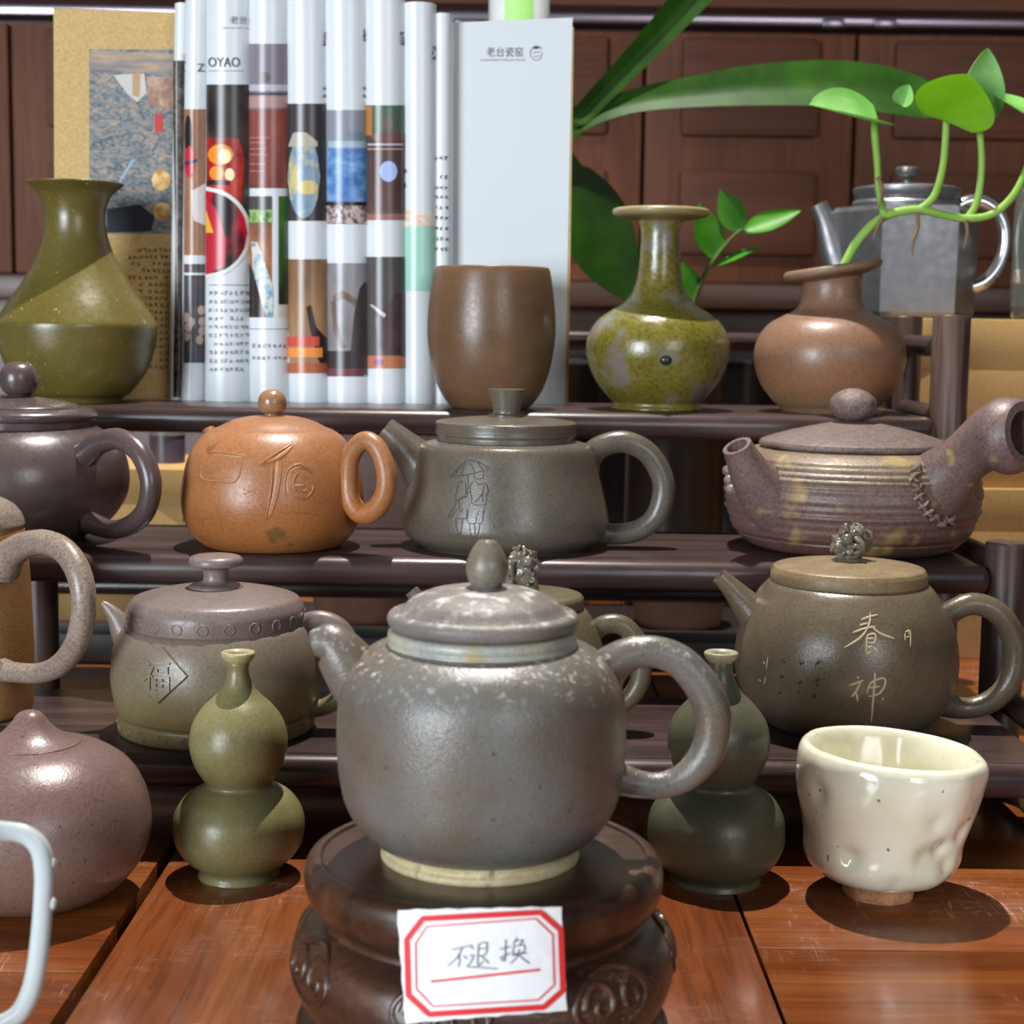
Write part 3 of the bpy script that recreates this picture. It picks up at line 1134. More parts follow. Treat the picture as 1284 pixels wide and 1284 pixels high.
cut_d = plain('engraved_dark_cut', (36, 30, 25), 0.6)
k = 240 / 1284.0
def z6(l):
    return [[(930 + x * k, 740 + y * k) for x, y in s_] for s_ in l]
yang = z6([[(800, 200), (850, 180), (915, 165)], [(790, 235), (850, 220)], [(745, 285), (830, 255), (900, 245)], [(862, 155), (855, 230), (800, 315), (690, 385)],
           [(870, 240), (930, 290), (1025, 325)], [(845, 300), (838, 360), (840, 430)], [(845, 300), (895, 295), (892, 350), (845, 350)], [(848, 325), (890, 322)], [(845, 385), (880, 375)], [(880, 380), (915, 415)], [(840, 430), (880, 400)]])
shen = z6([[(720, 640), (820, 605)], [(775, 580), (785, 592)], [(800, 615), (760, 690), (735, 715)], [(770, 690), (778, 745)], [(840, 690), (870, 620), (955, 590), (960, 640), (920, 695), (850, 715)], [(850, 655), (930, 645)],
           [(895, 550), (890, 640), (870, 880)], [(940, 725), (950, 735)]])
yue = z6([[(1095, 290), (1098, 340)], [(1095, 285), (1130, 275), (1132, 380)], [(1100, 315), (1128, 312)], [(1120, 265), (1122, 300)]])
Y.engrave('engraved_character', yang, cut_m, yb, 1.5)
Y.engrave('engraved_character', shen, cut_m, yb, 1.7)
Y.engrave('engraved_character', yue, cut_m, yb, 1.0)
rnd = random.Random(5)
sm = []
for (cx_, cy_, sc) in ((520, 495, 36), (515, 615, 34), (495, 710, 26), (400, 490, 28), (395, 615, 24), (380, 690, 14), (280, 475, 24), (270, 580, 22), (255, 690, 14)):
    for j in range(5 if sc > 20 else 3):
        a = rnd.choice((0, 1.2, 0.5, 1.57, 2.2))
        ox, oy = rnd.uniform(-.5, .5) * sc, rnd.uniform(-.6, .6) * sc
        l = rnd.uniform(.4, .9) * sc
        sm.append([(cx_ + ox - l / 2 * cos(a), cy_ + oy - l / 2 * sin(a)), (cx_ + ox + l / 2 * cos(a), cy_ + oy + l / 2 * sin(a))])
Y.engrave('engraved_inscription', z6(sm), cut_d, yb, 1.0)
Y.engrave('engraved_inscription', z6([[(175, 450), (165, 530)], [(148, 480), (152, 500)], [(160, 580), (150, 635)], [(110, 600), (130, 610)]]), cut_m, yb, 0.7)

# ---------------------------------------------------------------- tall ochre pot at the left end
oc = clay('ochre_clay', (136, 96, 58), (146, 106, 70), 0.45, 40, 0.1, 800, 0.2,
          zst=(0.0, 0.1, [(0.0, (140, 98, 56)), (0.5, (140, 98, 54)), (1.0, (146, 106, 72))], 0.5))
och = clay('grey_tan_clay', (128, 112, 100), (142, 126, 114), 0.38, 40, 0.16, 700, 0.25)
O = Vessel('teapot', 'tall ochre cylindrical teapot with a greyish loop handle', 'teapot', -38, 925, 66, HL, d=0.818)
O.lathe('body', [(64, 908), (72, 900), (78, 880), (80, 820), (79, 760), (76, 700), (72, 664), (66, 659), (50, 658)], oc, base=True)
ol = O.lathe('lid', [(60, 662), (71, 660), (72, 654), (66, 640), (52, 628), (28, 620), (0, 618)], och)
O.lathe('knob', [(9, 624), (8, 616), (13, 606), (14, 597), (9, 590), (0, 588)], och, 32, parent=ol)
O.tube('handle', [(2, 712, 24), (12, 696, 20), (30, 684, 17), (56, 680, 16), (82, 692, 16), (100, 722, 16), (105, 762, 15.5), (97, 803, 15), (77, 832, 14), (50, 844, 13), (18, 843, 13), (4, 840, 15)], och, 0.75)
O.tube('spout', [(-105, 780, 22), (-140, 740, 15), (-165, 690, 11)], oc, 0.0, hollow=8)


# ================================================================== MIDDLE TIER
# ---------------------------------------------------------------- purple brown teapot at the left
pm_ = clay('purple_brown_clay', (70, 58, 58), (82, 68, 66), 0.30, 24, 0.06, 900, 0.1, coat=0.1)
U = Vessel('teapot', 'dark purple brown round teapot with ball knob above the ochre pot', 'teapot', 28, 692, 78, HM, d=0.935)
U.lathe('body', [(76, 672), (90, 664), (112, 648), (128, 624), (133, 598), (128, 570), (113, 548), (96, 536), (88, 534), (70, 534)], pm_, base=True, seg=96)
ul = U.lathe('lid', [(80, 536), (88, 534, 1), (88, 526, 1), (94, 524), (94, 517), (86, 512), (74, 511, 1), (70, 507), (50, 502), (24, 498), (10, 496)], pm_)
U.lathe('knob', [(12, 500), (13, 496), (20, 490), (24, 478), (22, 465), (14, 456), (0, 453)], pm_, 36, parent=ul)
U.tube('handle', [(98, 580, 19), (110, 567, 16), (128, 554, 14), (152, 551, 13.5), (176, 569, 13.5), (189, 603, 13.5), (184, 637, 13), (166, 657, 12.5), (140, 664, 12), (112, 655, 14)], pm_, 0.62)
U.tube('spout', [(-85, 600, 26), (-115, 570, 17), (-140, 540, 12)], pm_, 0.0, hollow=8)

# ---------------------------------------------------------------- orange teapot
om = clay('orange_clay', (154, 98, 56), (166, 110, 68), 0.38, 26, 0.09, 700, 0.16,
          zst=(0.0, 0.085, [(0.0, (158, 100, 48)), (0.3, (162, 98, 48)), (0.65, (150, 100, 64)), (1.0, (142, 100, 72))], 0.6), spots=((120, 82, 46), 0.66, 0.72, 60))
OR = Vessel('teapot', 'orange clay teapot with carved characters and ring handle', 'teapot', 342, 696, 76, HM, d=0.915)
ob = OR.lathe('body', [(72, 687), (86, 681), (104, 662), (113, 632), (111, 600), (103, 570), (90, 550), (76, 539), (66, 536)], om, base=True, seg=96)
orl = OR.lathe('lid', [(66, 540), (70, 537), (66, 535), (52, 528), (34, 523), (14, 521), (0, 521)], om)
OR.lathe('knob', [(11, 523), (10, 519), (15, 515), (18, 506), (16, 496), (9, 489.5), (0, 488)], clay('orange_knob', (150, 112, 82), (140, 104, 74), 0.25), 36, parent=orl)
OR.tube('handle', [(437, 598, 11.5), (441, 570, 12), (456, 553, 12), (472, 560, 12), (483, 586, 12.5), (484, 614, 13), (473, 636, 13.5), (454, 644, 13.5), (440, 628, 12.5)], om, 0.5, closed=True)
OR.tube('spout', [(282, 575, 16), (268, 553, 11), (261, 538, 8)], om, 0.6, 14, 5, 1.0, 5)
k = 230 / 1284.0
def z8(l):
    return [(wp * 1.25 * k, [(230 + x * k, 540 + y * k) for x, y in s_]) for wp, s_ in l]
carv = om
pale_carv = clay('orange_carving_pale', (178, 128, 86), (188, 138, 96), 0.45)
OR.engrave('carved_band', z8([(22, [(660, 200), (640, 420), (590, 610)]), (14, [(560, 225), (660, 180), (760, 105)]), (16, [(735, 440), (728, 350), (760, 275), (840, 250)]), (14, [(190, 165), (300, 170), (430, 185)])]), pale_carv, ob, sink=0.82)
OR.engrave('carved_character', z8([(9, [(540, 235), (640, 165), (755, 95)]), (9, [(625, 225), (612, 420), (575, 635)]), (6, [(690, 215), (660, 440), (600, 620)]), (7, [(545, 238), (690, 180), (770, 100)])]), carv, ob, sink=0.2)
OR.engrave('carved_character', z8([(7, [(905, 285), (820, 235), (740, 270), (710, 370), (715, 450)]), (7, [(760, 460), (850, 475), (905, 420), (900, 385)]), (6, [(770, 385), (850, 385)]), (6, [(800, 295), (770, 360), (790, 430)]), (6, [(780, 425), (880, 420)]), (5, [(650, 572), (800, 575), (960, 588)])]), carv, ob, sink=0.2)
OR.engrave('carved_panel_line', z8([(7, [(140, 200), (125, 330), (240, 355), (370, 350), (415, 200)]), (8, [(165, 150), (300, 155), (445, 180)]), (4, [(135, 315), (370, 330)]), (5, [(240, 420), (245, 560), (275, 720)]), (6, [(265, 590), (350, 625), (460, 655)]), (4, [(100, 630), (185, 605)]),
                              (4, [(85, 125), (25, 240)]), (4, [(35, 690), (120, 770), (190, 795)])]), carv, ob, sink=0.2)
rnd = random.Random(9)
OR.engrave('pricked_dots', z8([(4, [(x, y), (x + rnd.uniform(8, 18), y + rnd.uniform(-12, 12))]) for x, y in ((rnd.gauss(470, 55), rnd.gauss(430, 40)) for _ in range(34))]), om, ob, sink=0.5)

# ---------------------------------------------------------------- umbrella teapot
um = clay('grey_green_clay', (84, 76, 66), (96, 88, 77), 0.32, 26, 0.1, 900, 0.16)
UM = Vessel('teapot', 'grey teapot engraved with a couple under an umbrella', 'teapot', 633, 698, 106, HM)
ub = UM.lathe('body', [(104, 683), (112, 679), (123, 671), (129, 661), (130, 650), (126, 628), (119, 600), (112, 573), (108, 561), (104, 556, 1), (96, 554), (88, 552), (80, 551)], um, base=True, seg=96)
UM.lathe('neck', [(84, 556), (87, 553), (86, 548), (86, 543), (80, 543)], um)
ul2 = UM.lathe('lid', [(82, 546), (88, 545), (88.5, 541), (88, 538.5), (88.5, 531, 1), (85, 528), (60, 524.5), (24, 522), (0, 522)], um)
UM.lathe('knob', [(23, 524), (23, 520, 1), (17, 518, 1), (17, 514), (20, 500), (23, 488, 1), (19, 488, 1), (0, 491)], um, 40, parent=ul2)
UM.tube('spout', [(552, 612, 40), (530, 584, 30), (510, 562, 21), (494, 547, 17), (482, 537, 15)], um, 0.0, 22, 6, 1.0, 12)
UM.tube('handle', [(732, 592, 20), (738, 575, 16.5), (754, 560, 14.5), (782, 554, 14), (810, 566, 14), (828, 592, 14), (832, 618, 14), (822, 648, 13.5), (800, 665, 13), (775, 670, 13), (752, 669, 13.5)], um, 0.0)
k = 100 / 988.0
def z7(l):
    return [[(540 + x * k, 560 + y * k) for x, y in s_] for s_ in l]
drawing = z7([
    [(245, 365), (340, 270), (450, 160)], [(450, 160), (600, 190), (725, 275)], [(245, 365), (440, 350), (560, 320), (725, 285)], [(450, 160), (350, 260), (315, 340)], [(440, 180), (400, 280), (390, 350)], [(470, 190), (520, 250), (545, 320)], [(580, 180), (610, 240), (650, 300)],
    [(462, 350), (465, 480), (455, 620)], [(545, 330), (540, 370), (560, 400), (610, 400), (650, 380), (655, 310)],
    [(540, 420), (600, 470), (660, 450), (700, 490), (715, 560), (690, 600), (690, 680), (660, 760)], [(540, 425), (495, 470), (490, 560), (510, 640), (500, 700)], [(500, 700), (590, 725), (680, 715)], [(640, 580), (590, 650), (535, 695)], [(660, 480), (640, 620), (660, 690)],
    [(485, 700), (460, 850), (465, 940), (550, 950), (570, 860), (600, 790)], [(670, 730), (650, 850), (635, 945), (560, 945)],
    [(480, 950), (490, 1040), (505, 1110)], [(545, 950), (550, 1100)], [(610, 950), (595, 1050), (565, 1110)], [(505, 1110), (540, 1130), (565, 1115)],
    [(430, 440), (380, 425), (345, 450), (325, 540), (300, 630)], [(430, 440), (440, 540), (430, 640)], [(300, 640), (350, 660), (430, 620), (480, 650)], [(310, 650), (300, 740), (225, 850), (260, 860), (330, 760)], [(400, 610), (350, 690), (370, 800), (400, 760)],
    [(300, 880), (370, 890), (440, 880), (450, 760)], [(310, 890), (320, 1000), (345, 1080)], [(395, 900), (385, 1000), (370, 1080)], [(345, 1085), (375, 1085)]])
UM.engrave('engraved_drawing', drawing, plain('engraved_grey_line', (48, 44, 40), 0.6), ub, 0.75)

# ---------------------------------------------------------------- rustic side-handle pot
rm = clay('rust_purple_clay', (96, 76, 72), (112, 90, 84), 0.46, 26, 0.14, 600, 0.35,
          zst=(0.0, 0.07, [(0.0, (100, 64, 54)), (0.3, (100, 68, 60)), (0.6, (104, 85, 80)), (0.85, (126, 108, 82)), (1.0, (118, 100, 78))], 0.7),
          spots=((158, 134, 82), 0.58, 0.74, 55))
rml = clay('rust_lid_clay', (94, 76, 71), (108, 90, 84), 0.6, 40, 0.16, 500, 0.5)
rmh = clay('purple_handle_clay', (96, 76, 73), (110, 88, 84), 0.45, 30, 0.14, 600, 0.35, spots=((150, 130, 84), 0.66, 0.74, 60))
RU = Vessel('teapot', 'rustic ribbed side handle kettle with yellow ash glaze patches', 'teapot', 1066, 704, 112, HM, d=0.942)


def ridges(z):
    if z < 0.008:
        return 0
    return 0.0006 * sin(z * 1650 + 2.5 * sin(z * 130)) * (0.6 + 0.4 * sin(z * 310)) + 0.0004 * sin(z * 610)


rb = RU.lathe('body', [(108, 690), (128, 680), (146, 662), (156, 636), (159, 612), (155, 590), (146, 574), (130, 564), (118, 562), (100, 562)], rm, base=True, seg=110, sub=14, ridge=ridges,
              warp=lambda a, z: 1 + 0.006 * noise.noise(Vector((cos(a) * 3, sin(a) * 3, z * 160))))
rl = RU.lathe('lid', [(105, 566), (112, 562, 1), (117, 559), (117, 555), (112, 551), (80, 541), (40, 532), (18, 528), (0, 528)], rml)
bm = bmesh.new()
c = RU.pt(1070, 508)
s_ = mpp(c)
bmesh.ops.create_icosphere(bm, subdivisions=4, radius=1.0)
for v in bm.verts:
    d0 = v.co.normalized()
    kk = 1 + 0.05 * noise.noise(d0 * 2.5)
    v.co = Vector((d0.x * 29 * s_ * kk, d0.y * 29 * s_ * kk, d0.z * 21 * s_ * kk)) + c
finish('knob', bm, rml, rl, RU.root.location)
PHS, PHH = -0.62, 0.93
RU.tube('spout', [(985, 640, 44), (962, 620, 36), (944, 598, 28), (932, 576, 22), (924, 559, 19)], rmh, PHS, 24, 6, 1.0, 22)
RU.tube('handle', [(1134, 645, 52), (1158, 624, 50), (1184, 599, 41), (1206, 578, 33), (1228, 560, 35), (1246, 551, 43), (1262, 547, 49), (1276, 544, 46), (1285, 543, 40)], rmh, PHH, 28, 6, 1.0, 40)
# stitched joints where spout and handle meet the wall
st_m = clay('stitch_clay', (104, 86, 76), (122, 104, 92), 0.4)
rt = bvh(rb)
rf = on_tree(rt)
bm = bmesh.new()
for (x, y) in ((967, 588), (970, 598), (970, 609), (969, 620), (966, 631), (962, 641), (956, 650), (948, 657)):
    tube_bm(bm, [rf(x - 5, y - 2, 0.0006), rf(x, y, 0.0016), rf(x + 5, y + 3, 0.0006)], [0.0007, 0.0012, 0.0007], 6, 3)
RU.mesh('stitching', bm, st_m)
bm = bmesh.new()
for (x, y) in ((1147, 588), (1146, 600), (1148, 612), (1151, 624), (1156, 634), (1163, 643), (1171, 650), (1180, 655), (1190, 652)):
    tube_bm(bm, [rf(x - 6, y + 3, 0.0006), rf(x, y - 1, 0.0022), rf(x + 7, y - 5, 0.0008)], [0.0007, 0.0014, 0.0007], 6, 3)
    tube_bm(bm, [rf(x - 5, y - 4, 0.0006), rf(x + 1, y + 1, 0.0022), rf(x + 6, y + 5, 0.0008)], [0.0006, 0.0010, 0.0006], 6, 3)
RU.mesh('stitching', bm, st_m)
bm = bmesh.new()
for kx in range(3):
    cpt = rf(913 + kx * 2, 590 + kx * 12, 0.0)
    ball_bm(bm, cpt, 0.0035, 0.0035, 0.0032, 12)
RU.mesh('clay_pellet', bm, st_m)


# ================================================================== TOP TIER
# ---------------------------------------------------------------- left olive vase
vm = clay('olive_glaze', (90, 80, 34), (104, 93, 43), 0.32, 22, 0.06, 700, 0.1, coat=0.15, spots=((168, 156, 100), 0.68, 0.76, 420))
VL = Vessel('flared_vase', 'olive green vase with flared mouth in front of the kraft cover', 'vase', 98, 505, 52, HT, d=1.058)
VL.lathe('body', [(52, 502), (56, 497), (66, 490), (84, 466), (95, 436), (99, 410), (97, 402, 1), (86, 384), (68, 358), (52, 330), (41, 302), (37, 280), (38, 262), (44, 246), (54, 236), (60, 231), (59, 229), (50, 232), (40, 242), (32, 262), (30, 290), (34, 330), (40, 400), (0, 480)],
         vm, base=True, seg=96)
# ---------------------------------------------------------------- brown cup
bc = clay('brown_cup_clay', (98, 72, 50), (110, 82, 58), 0.34, 24, 0.05, 900, 0.1)
CU = Vessel('tall_cup', 'plain brown egg shaped cup before the white page', 'cup', 615, 516, 47, HT, d=1.040)
CU.lathe('body', [(46, 513), (54, 505), (66, 486), (75, 458), (80, 425), (80, 395), (77, 365), (74, 345), (72, 337), (70, 335), (68, 338), (70, 365), (72, 400), (68, 450), (50, 490), (0, 497)], bc, base=True, seg=96)
# ---------------------------------------------------------------- middle olive vase
v2 = clay('mottled_olive_glaze', (96, 90, 28), (112, 100, 44), 0.26, 40, 0.16, 420, 0.3, coat=0.3, spots=((110, 104, 92), 0.56, 0.66, 46), lumps=0.1)
VM = Vessel('bottle_vase', 'yellow green mottled bottle vase with wide flat lip', 'vase', 823, 522, 56, HT, d=1.052)
VM.lathe('body', [(54, 516), (57, 512), (55, 505), (60, 499), (76, 480), (87, 456), (90, 438), (87, 420), (76, 402), (60, 390), (42, 378), (32, 362), (27, 340), (25, 310), (25, 290), (28, 278), (33, 272), (22, 272), (20, 300), (22, 350), (30, 420), (0, 490)], v2, base=True, seg=96)
VM.lathe('lip', [(24, 277), (40, 275), (56, 272), (61, 267), (58, 262), (46, 261), (30, 264), (21, 268), (20, 276)], clay('pale_lip_glaze', (146, 136, 96), (128, 116, 78), 0.35))
bm = bmesh.new()
vt = on_tree(bvh(VM.obs[0]))
ball_bm(bm, vt(835, 452, -0.0012), 0.0042, 0.0030, 0.0034, 16)
finish('kiln_blister', bm, plain('kiln_black', (40, 40, 42), 0.25), VM.root, VM.root.location)
# ---------------------------------------------------------------- terracotta vase
tm = clay('terracotta_clay', (118, 84, 64), (104, 80, 62), 0.40, 20, 0.08, 600, 0.15,
          zst=(0.0, 0.10, [(0.0, (124, 98, 70)), (0.3, (132, 88, 60)), (0.6, (126, 94, 74)), (1.0, (118, 90, 70))], 0.6))
VT = Vessel('squat_vase', 'squat terracotta vase holding the trailing green vine', 'vase', 1038, 524, 58, HT, d=1.052)
VT.lathe('body', [(56, 517), (60, 511), (70, 502), (86, 480), (94, 452), (91, 428), (78, 408), (58, 396), (44, 388), (38, 376), (36, 358), (38, 346), (30, 344), (28, 370), (40, 420), (0, 490)], tm, base=True, seg=96)
lp = VT.lathe('lip', [(34, 350), (46, 347), (58, 343), (61, 338), (58, 333), (48, 333), (36, 337), (29, 341), (29, 350)], clay('brown_lip_clay', (112, 88, 66), (126, 100, 78), 0.5))
for v in lp.data.vertices:
    v.co.z += v.co.x * 0.16


# ---------------------------------------------------------------- magazine
kraft = NT('kraft_paper')
kraft_m = kraft.done(kraft.mix(kraft.ramp(kraft.noise(700, 3, 0.7), [(0.35, (0, 0, 0, 1)), (0.7, (1, 1, 1, 1))]), (186, 152, 96), (212, 182, 122)), 0.75)
page_m = NT('coated_paper').done((216, 221, 224), 0.30)
MD = 1.10
mag = thing('magazine', 'open tea magazine standing with fanned printed pages and kraft cover', 'magazine', Vector((at_y(400, 500, MD).x, MD, HT)))
ML = mag.location


def flat_map(d):
    return lambda px, py, off=0.0: at_y(px, py, d - off)


ZMID = at_y(400, 260, 1.08).z


def page_geo(xa, xb, df, bulge):
    A, B = at_y(xa, 260, df + bulge).x, at_y(xb, 260, df + bulge).x
    xc = (xa + xb) / 2
    kx = [(218, -0.026), (313, -0.006), (408, 0.008), (506, 0.010), (570, 0.006)]
    lean = kx[-1][1]
    for (x0, k0), (x1, k1) in zip(kx, kx[1:]):
        if xc <= x1:
            lean = k0 + (k1 - k0) * (xc - x0) / (x1 - x0)
            break
    return (A + B) / 2, (B - A) / 2, lean


def page_map(xa, xb, df, bulge):
    xm, hf, lean = page_geo(xa, xb, df, bulge)
    def f(px, py, off=0.0):
        d = df
        for _ in range(4):
            p = at_y(px, py, d)
            x0 = xm - lean * (p.z - ZMID)
            u = max(-0.992, min(0.992, (p.x - x0) / hf))
            d = df + bulge * (1 - sqrt(1 - u * u))
        n = Vector((u * bulge / hf, -sqrt(1 - u * u), 0)).normalized()
        return Vector((x0 + u * hf, d, p.z)) + n * off
    return f


def page_loop(xa, xb, ytop, df, bulge=0.010, dback=0.03, ybot=None):
    """a page rolled into a loop: upright surface with a rounded front fold"""
    bm = bmesh.new()
    xm, hf, lean = page_geo(xa, xb, df, bulge)
    zt = at_y((xa + xb) / 2, ytop, df).z
    plan = [(-hf * 0.94, df + bulge + dback)]
    for k in range(25):
        t = -pi / 2 + pi * k / 24
        plan.append((hf * sin(t), df + bulge * (1 - cos(t))))
    plan.append((hf * 0.94, df + bulge + dback))
    rows = [[bm.verts.new((xm + x - lean * (z - ZMID), y, z)) for x, y in plan] for z in (HT, (HT + zt) / 2, zt)]
    for L_, H_ in zip(rows, rows[1:]):
        for i in range(len(plan) - 1):
            bm.faces.new((L_[i], L_[i + 1], H_[i + 1], H_[i]))
    return finish('page', bm, page_m, mag, ML, True, 70)


def slab_page(name, quad, d, mat, th=0.0004):
    bm = bmesh.new()
    f0 = [bm.verts.new(at_y(x, y, d)) for x, y in quad]
    for v in f0:
        v.co.z = max(v.co.z, HT)
    f1 = [bm.verts.new(v.co + Vector((0, th, 0))) for v in f0]
    bm.faces.new(f0)
    bm.faces.new(f1[::-1])
    for i in range(4):
        j = (i + 1) % 4
        bm.faces.new((f0[i], f1[i], f1[j], f0[j]))
    return finish(name, bm, mat, mag, ML, True, 30)


cover = slab_page('front_cover', [(67, 10), (236, 16), (232, 530), (70, 530)], 1.118, kraft_m, 0.0012)
back = slab_page('back_cover', [(540, 30), (719.5, 34), (712, 530), (540, 530)], 1.1046, kraft_m, 0.0014)
wp = slab_page('page', [(550, 29), (718, 22), (708, 530), (550, 530)], 1.104, page_m)
LOOPS = [(216, 236, 3, 1.094, .008), (230, 262, -14, 1.086, .010), (258, 316, -24, 1.078, .012), (312, 364, -26, 1.078, .012), (360, 412, -26, 1.079, .011), (408, 462, -24, 1.080, .011),
         (458, 509, -12, 1.081, .011), (504, 547, 2, 1.085, .010), (542, 568, 16, 1.091, .008)]
PG = []
for a in LOOPS:
    o = page_loop(a[0], a[1], a[2], a[3], a[4], 1.1035 - a[3] - a[4])
    PG.append((o, page_map(a[0], a[1], a[3], a[4]), a))


def pic(i, x0, x1, y0, y1, mat, off=0.00025, name='printed_picture', poly=None, n=14):
    if i == 'cover':
        o, fn = cover, flat_map(1.118)
    elif i == 'white':
        o, fn = wp, flat_map(1.104)
    else:
        o, fn, _ = PG[i]
    if poly:
        t, b = poly_fn(poly)
        x0, x1 = min(p[0] for p in poly), max(p[0] for p in poly)
        bm = map_patch(fn, x0 + .01, x1 - .01, t, b, n, 1, off)
    else:
        bm = map_patch(fn, x0, x1, lambda x: y0, lambda x: y1, n, 1, off)
    return finish(name, bm, mat, o, ML, True, 70)


def ell(cx, cy, rx, ry, n=20):
    return [(cx + rx * cos(2 * pi * k / n), cy + ry * sin(2 * pi * k / n)) for k in range(n)]


def ink(name, c, rough=0.3):
    if name not in MC:
        MC[name] = NT(name).done(c, rough)
    return MC[name]


def photo(name, stops, scale, stretch=None, dist=0.0, rough=0.3, detail=4):
    t = NT(name)
    return t.done(t.ramp(t.noise(scale, detail, 0.6, stretch, dist), stops), rough)


# kraft cover: woodpile photograph and text column
wpile = photo('print_woodpile', [(0.30, (52, 58, 62)), (0.42, (100, 108, 112)), (0.52, (128, 134, 138)), (0.62, (166, 142, 122)), (0.72, (182, 166, 150))], 230, (0.55, 1, 1.0), 2.0, 0.7)
pic('cover', 112, 232, 62, 293, wpile, 0.0003)
pic('cover', 0, 0, 0, 0, photo('print_kiln_roof', [(0.3, (90, 92, 98)), (0.55, (150, 140, 132)), (0.7, (196, 160, 120))], 90, (0.3, 1, 2), 0.3, 0.7), 0.0005, poly=[(113, 63), (231, 68), (231, 92), (113, 90)])
pic('cover', 0, 0, 0, 0, ink('print_pale_gap', (200, 196, 190), 0.7), 0.0005, poly=[(142, 94), (182, 92), (184, 116), (172, 128), (160, 118)])
pic('cover', 0, 0, 0, 0, ink('print_tan_post', (186, 150, 116), 0.7), 0.0006, poly=[(166, 92), (176, 92), (175, 122), (166, 120)])
pic('cover', 0, 0, 0, 0, photo('print_red_rocks', [(0.4, (150, 110, 96)), (0.6, (190, 160, 140))], 150, None, 0, 0.7), 0.0006, poly=[(184, 96), (230, 98), (230, 140), (186, 132)])
pic('cover', 194, 204, 143, 166, ink('print_red_banner', (196, 60, 56), 0.7), 0.0006)
pic('cover', 0, 0, 0, 0, ink('print_blue_pole', (150, 172, 192), 0.7), 0.0006, poly=[(146, 232), (150, 232), (170, 199), (166, 199)])
fire = photo('print_fire', [(0.35, (196, 128, 60)), (0.6, (240, 206, 140))], 160, None, 0, 0.7)
pic('cover', 0, 0, 0, 0, fire, 0.0006, poly=ell(202, 226, 12, 13))
pic('cover', 0, 0, 0, 0, fire, 0.0006, poly=ell(204, 265, 12, 11))
pic('cover', 0, 0, 0, 0, ink('print_dark_ground', (34, 38, 48), 0.7), 0.0005, poly=[(134, 262), (176, 256), (194, 272), (190, 290), (134, 292)])


def glyph_rows(fn, x0, x1, rows, ch, mat, parent, off=0.00035, seed=1, skip=0.06, first=None):
    """rows of tiny unreadable print: each sign a few short strokes"""
    rn = random.Random(seed)
    bm = bmesh.new()
    def bar(ax, ay, bx, by, w_):
        dx, dy = bx - ax, by - ay
        l = sqrt(dx * dx + dy * dy) or 1
        nx, ny = -dy / l * w_ / 2, dx / l * w_ / 2
        bm.faces.new([bm.verts.new(fn(q[0], q[1], off)) for q in ((ax + nx, ay + ny), (bx + nx, by + ny), (bx - nx, by - ny), (ax - nx, ay - ny))])
    for ri, y in enumerate(rows):
        x = first[ri] if first and ri < len(first) else x0
        while x + ch * .8 < x1:
            if rn.random() > skip:
                c_ = ch * 0.82
                for _ in range(2):
                    yy = y + rn.uniform(.05, .95) * c_
                    bar(x + rn.uniform(0, .2) * c_, yy, x + rn.uniform(.7, 1) * c_, yy, c_ * .15)
                for _ in range(2):
                    xx = x + rn.uniform(.1, .9) * c_
                    bar(xx, y + rn.uniform(0, .2) * c_, xx, y + rn.uniform(.75, 1) * c_, c_ * .14)
                if rn.random() < .5:
                    bar(x + .5 * c_, y + .3 * c_, x + rn.choice((0, 1)) * c_, y + c_, c_ * .13)
            x += ch
    return finish('printed_text', bm, mat, parent, ML, True, 70)


tx = ink('print_black', (66, 64, 62), 0.6)
txg = ink('print_grey', (120, 122, 126), 0.5)
glyph_rows(flat_map(1.118), 160, 217, [311 + i * 8.6 for i in range(18)], 6.6, ink('print_brown_text', (112, 84, 52), 0.7), cover, seed=3, first=[172, 160, 158, 170])

# loop 0: dark strip
pic(0, 218, 232, 76, 498, photo('print_dark_strip', [(0.4, (40, 34, 30)), (0.7, (110, 96, 84))], 200), 0.0006, n=26)
# loop 1: brown tea scene, gallery of cups below
brown_scene = photo('print_brown_table', [(0.3, (126, 84, 62)), (0.7, (170, 124, 96))], 60, (1, 1, .4))
pic(1, 231, 261, 137, 320, brown_scene, n=24)
pic(1, 0, 0, 0, 0, ink('print_dark_pot', (44, 32, 32)), 0.0004, poly=ell(236.5, 170, 4.5, 26))
pic(1, 0, 0, 0, 0, ink('print_red_cloth', (190, 40, 58)), 0.0005, poly=ell(238, 203, 6, 20))
pic(1, 0, 0, 0, 0, ink('print_navy', (52, 50, 92)), 0.0006, poly=[(233, 203), (247, 199), (247, 203), (233, 208)])
pic(1, 0, 0, 0, 0, ink('print_white_box', (222, 210, 204)), 0.0005, poly=[(240, 240), (261, 227), (261, 285), (242, 276)])
pic(1, 231, 261, 331, 342, ink('print_grey_bar', (88, 78, 78)))
pic(1, 231, 261, 345, 455, photo('print_charcoal', [(0.3, (52, 50, 54)), (0.7, (88, 86, 90))], 60))
cups = ink('print_cups', (186, 164, 156))
for (x, y) in ((234, 398), (236, 410), (234, 422), (252, 389), (253, 403), (253, 415), (250, 426), (240, 404)):
    pic(1, 0, 0, 0, 0, cups, 0.0005, poly=ell(x, y, 5, 6, 12), n=6)
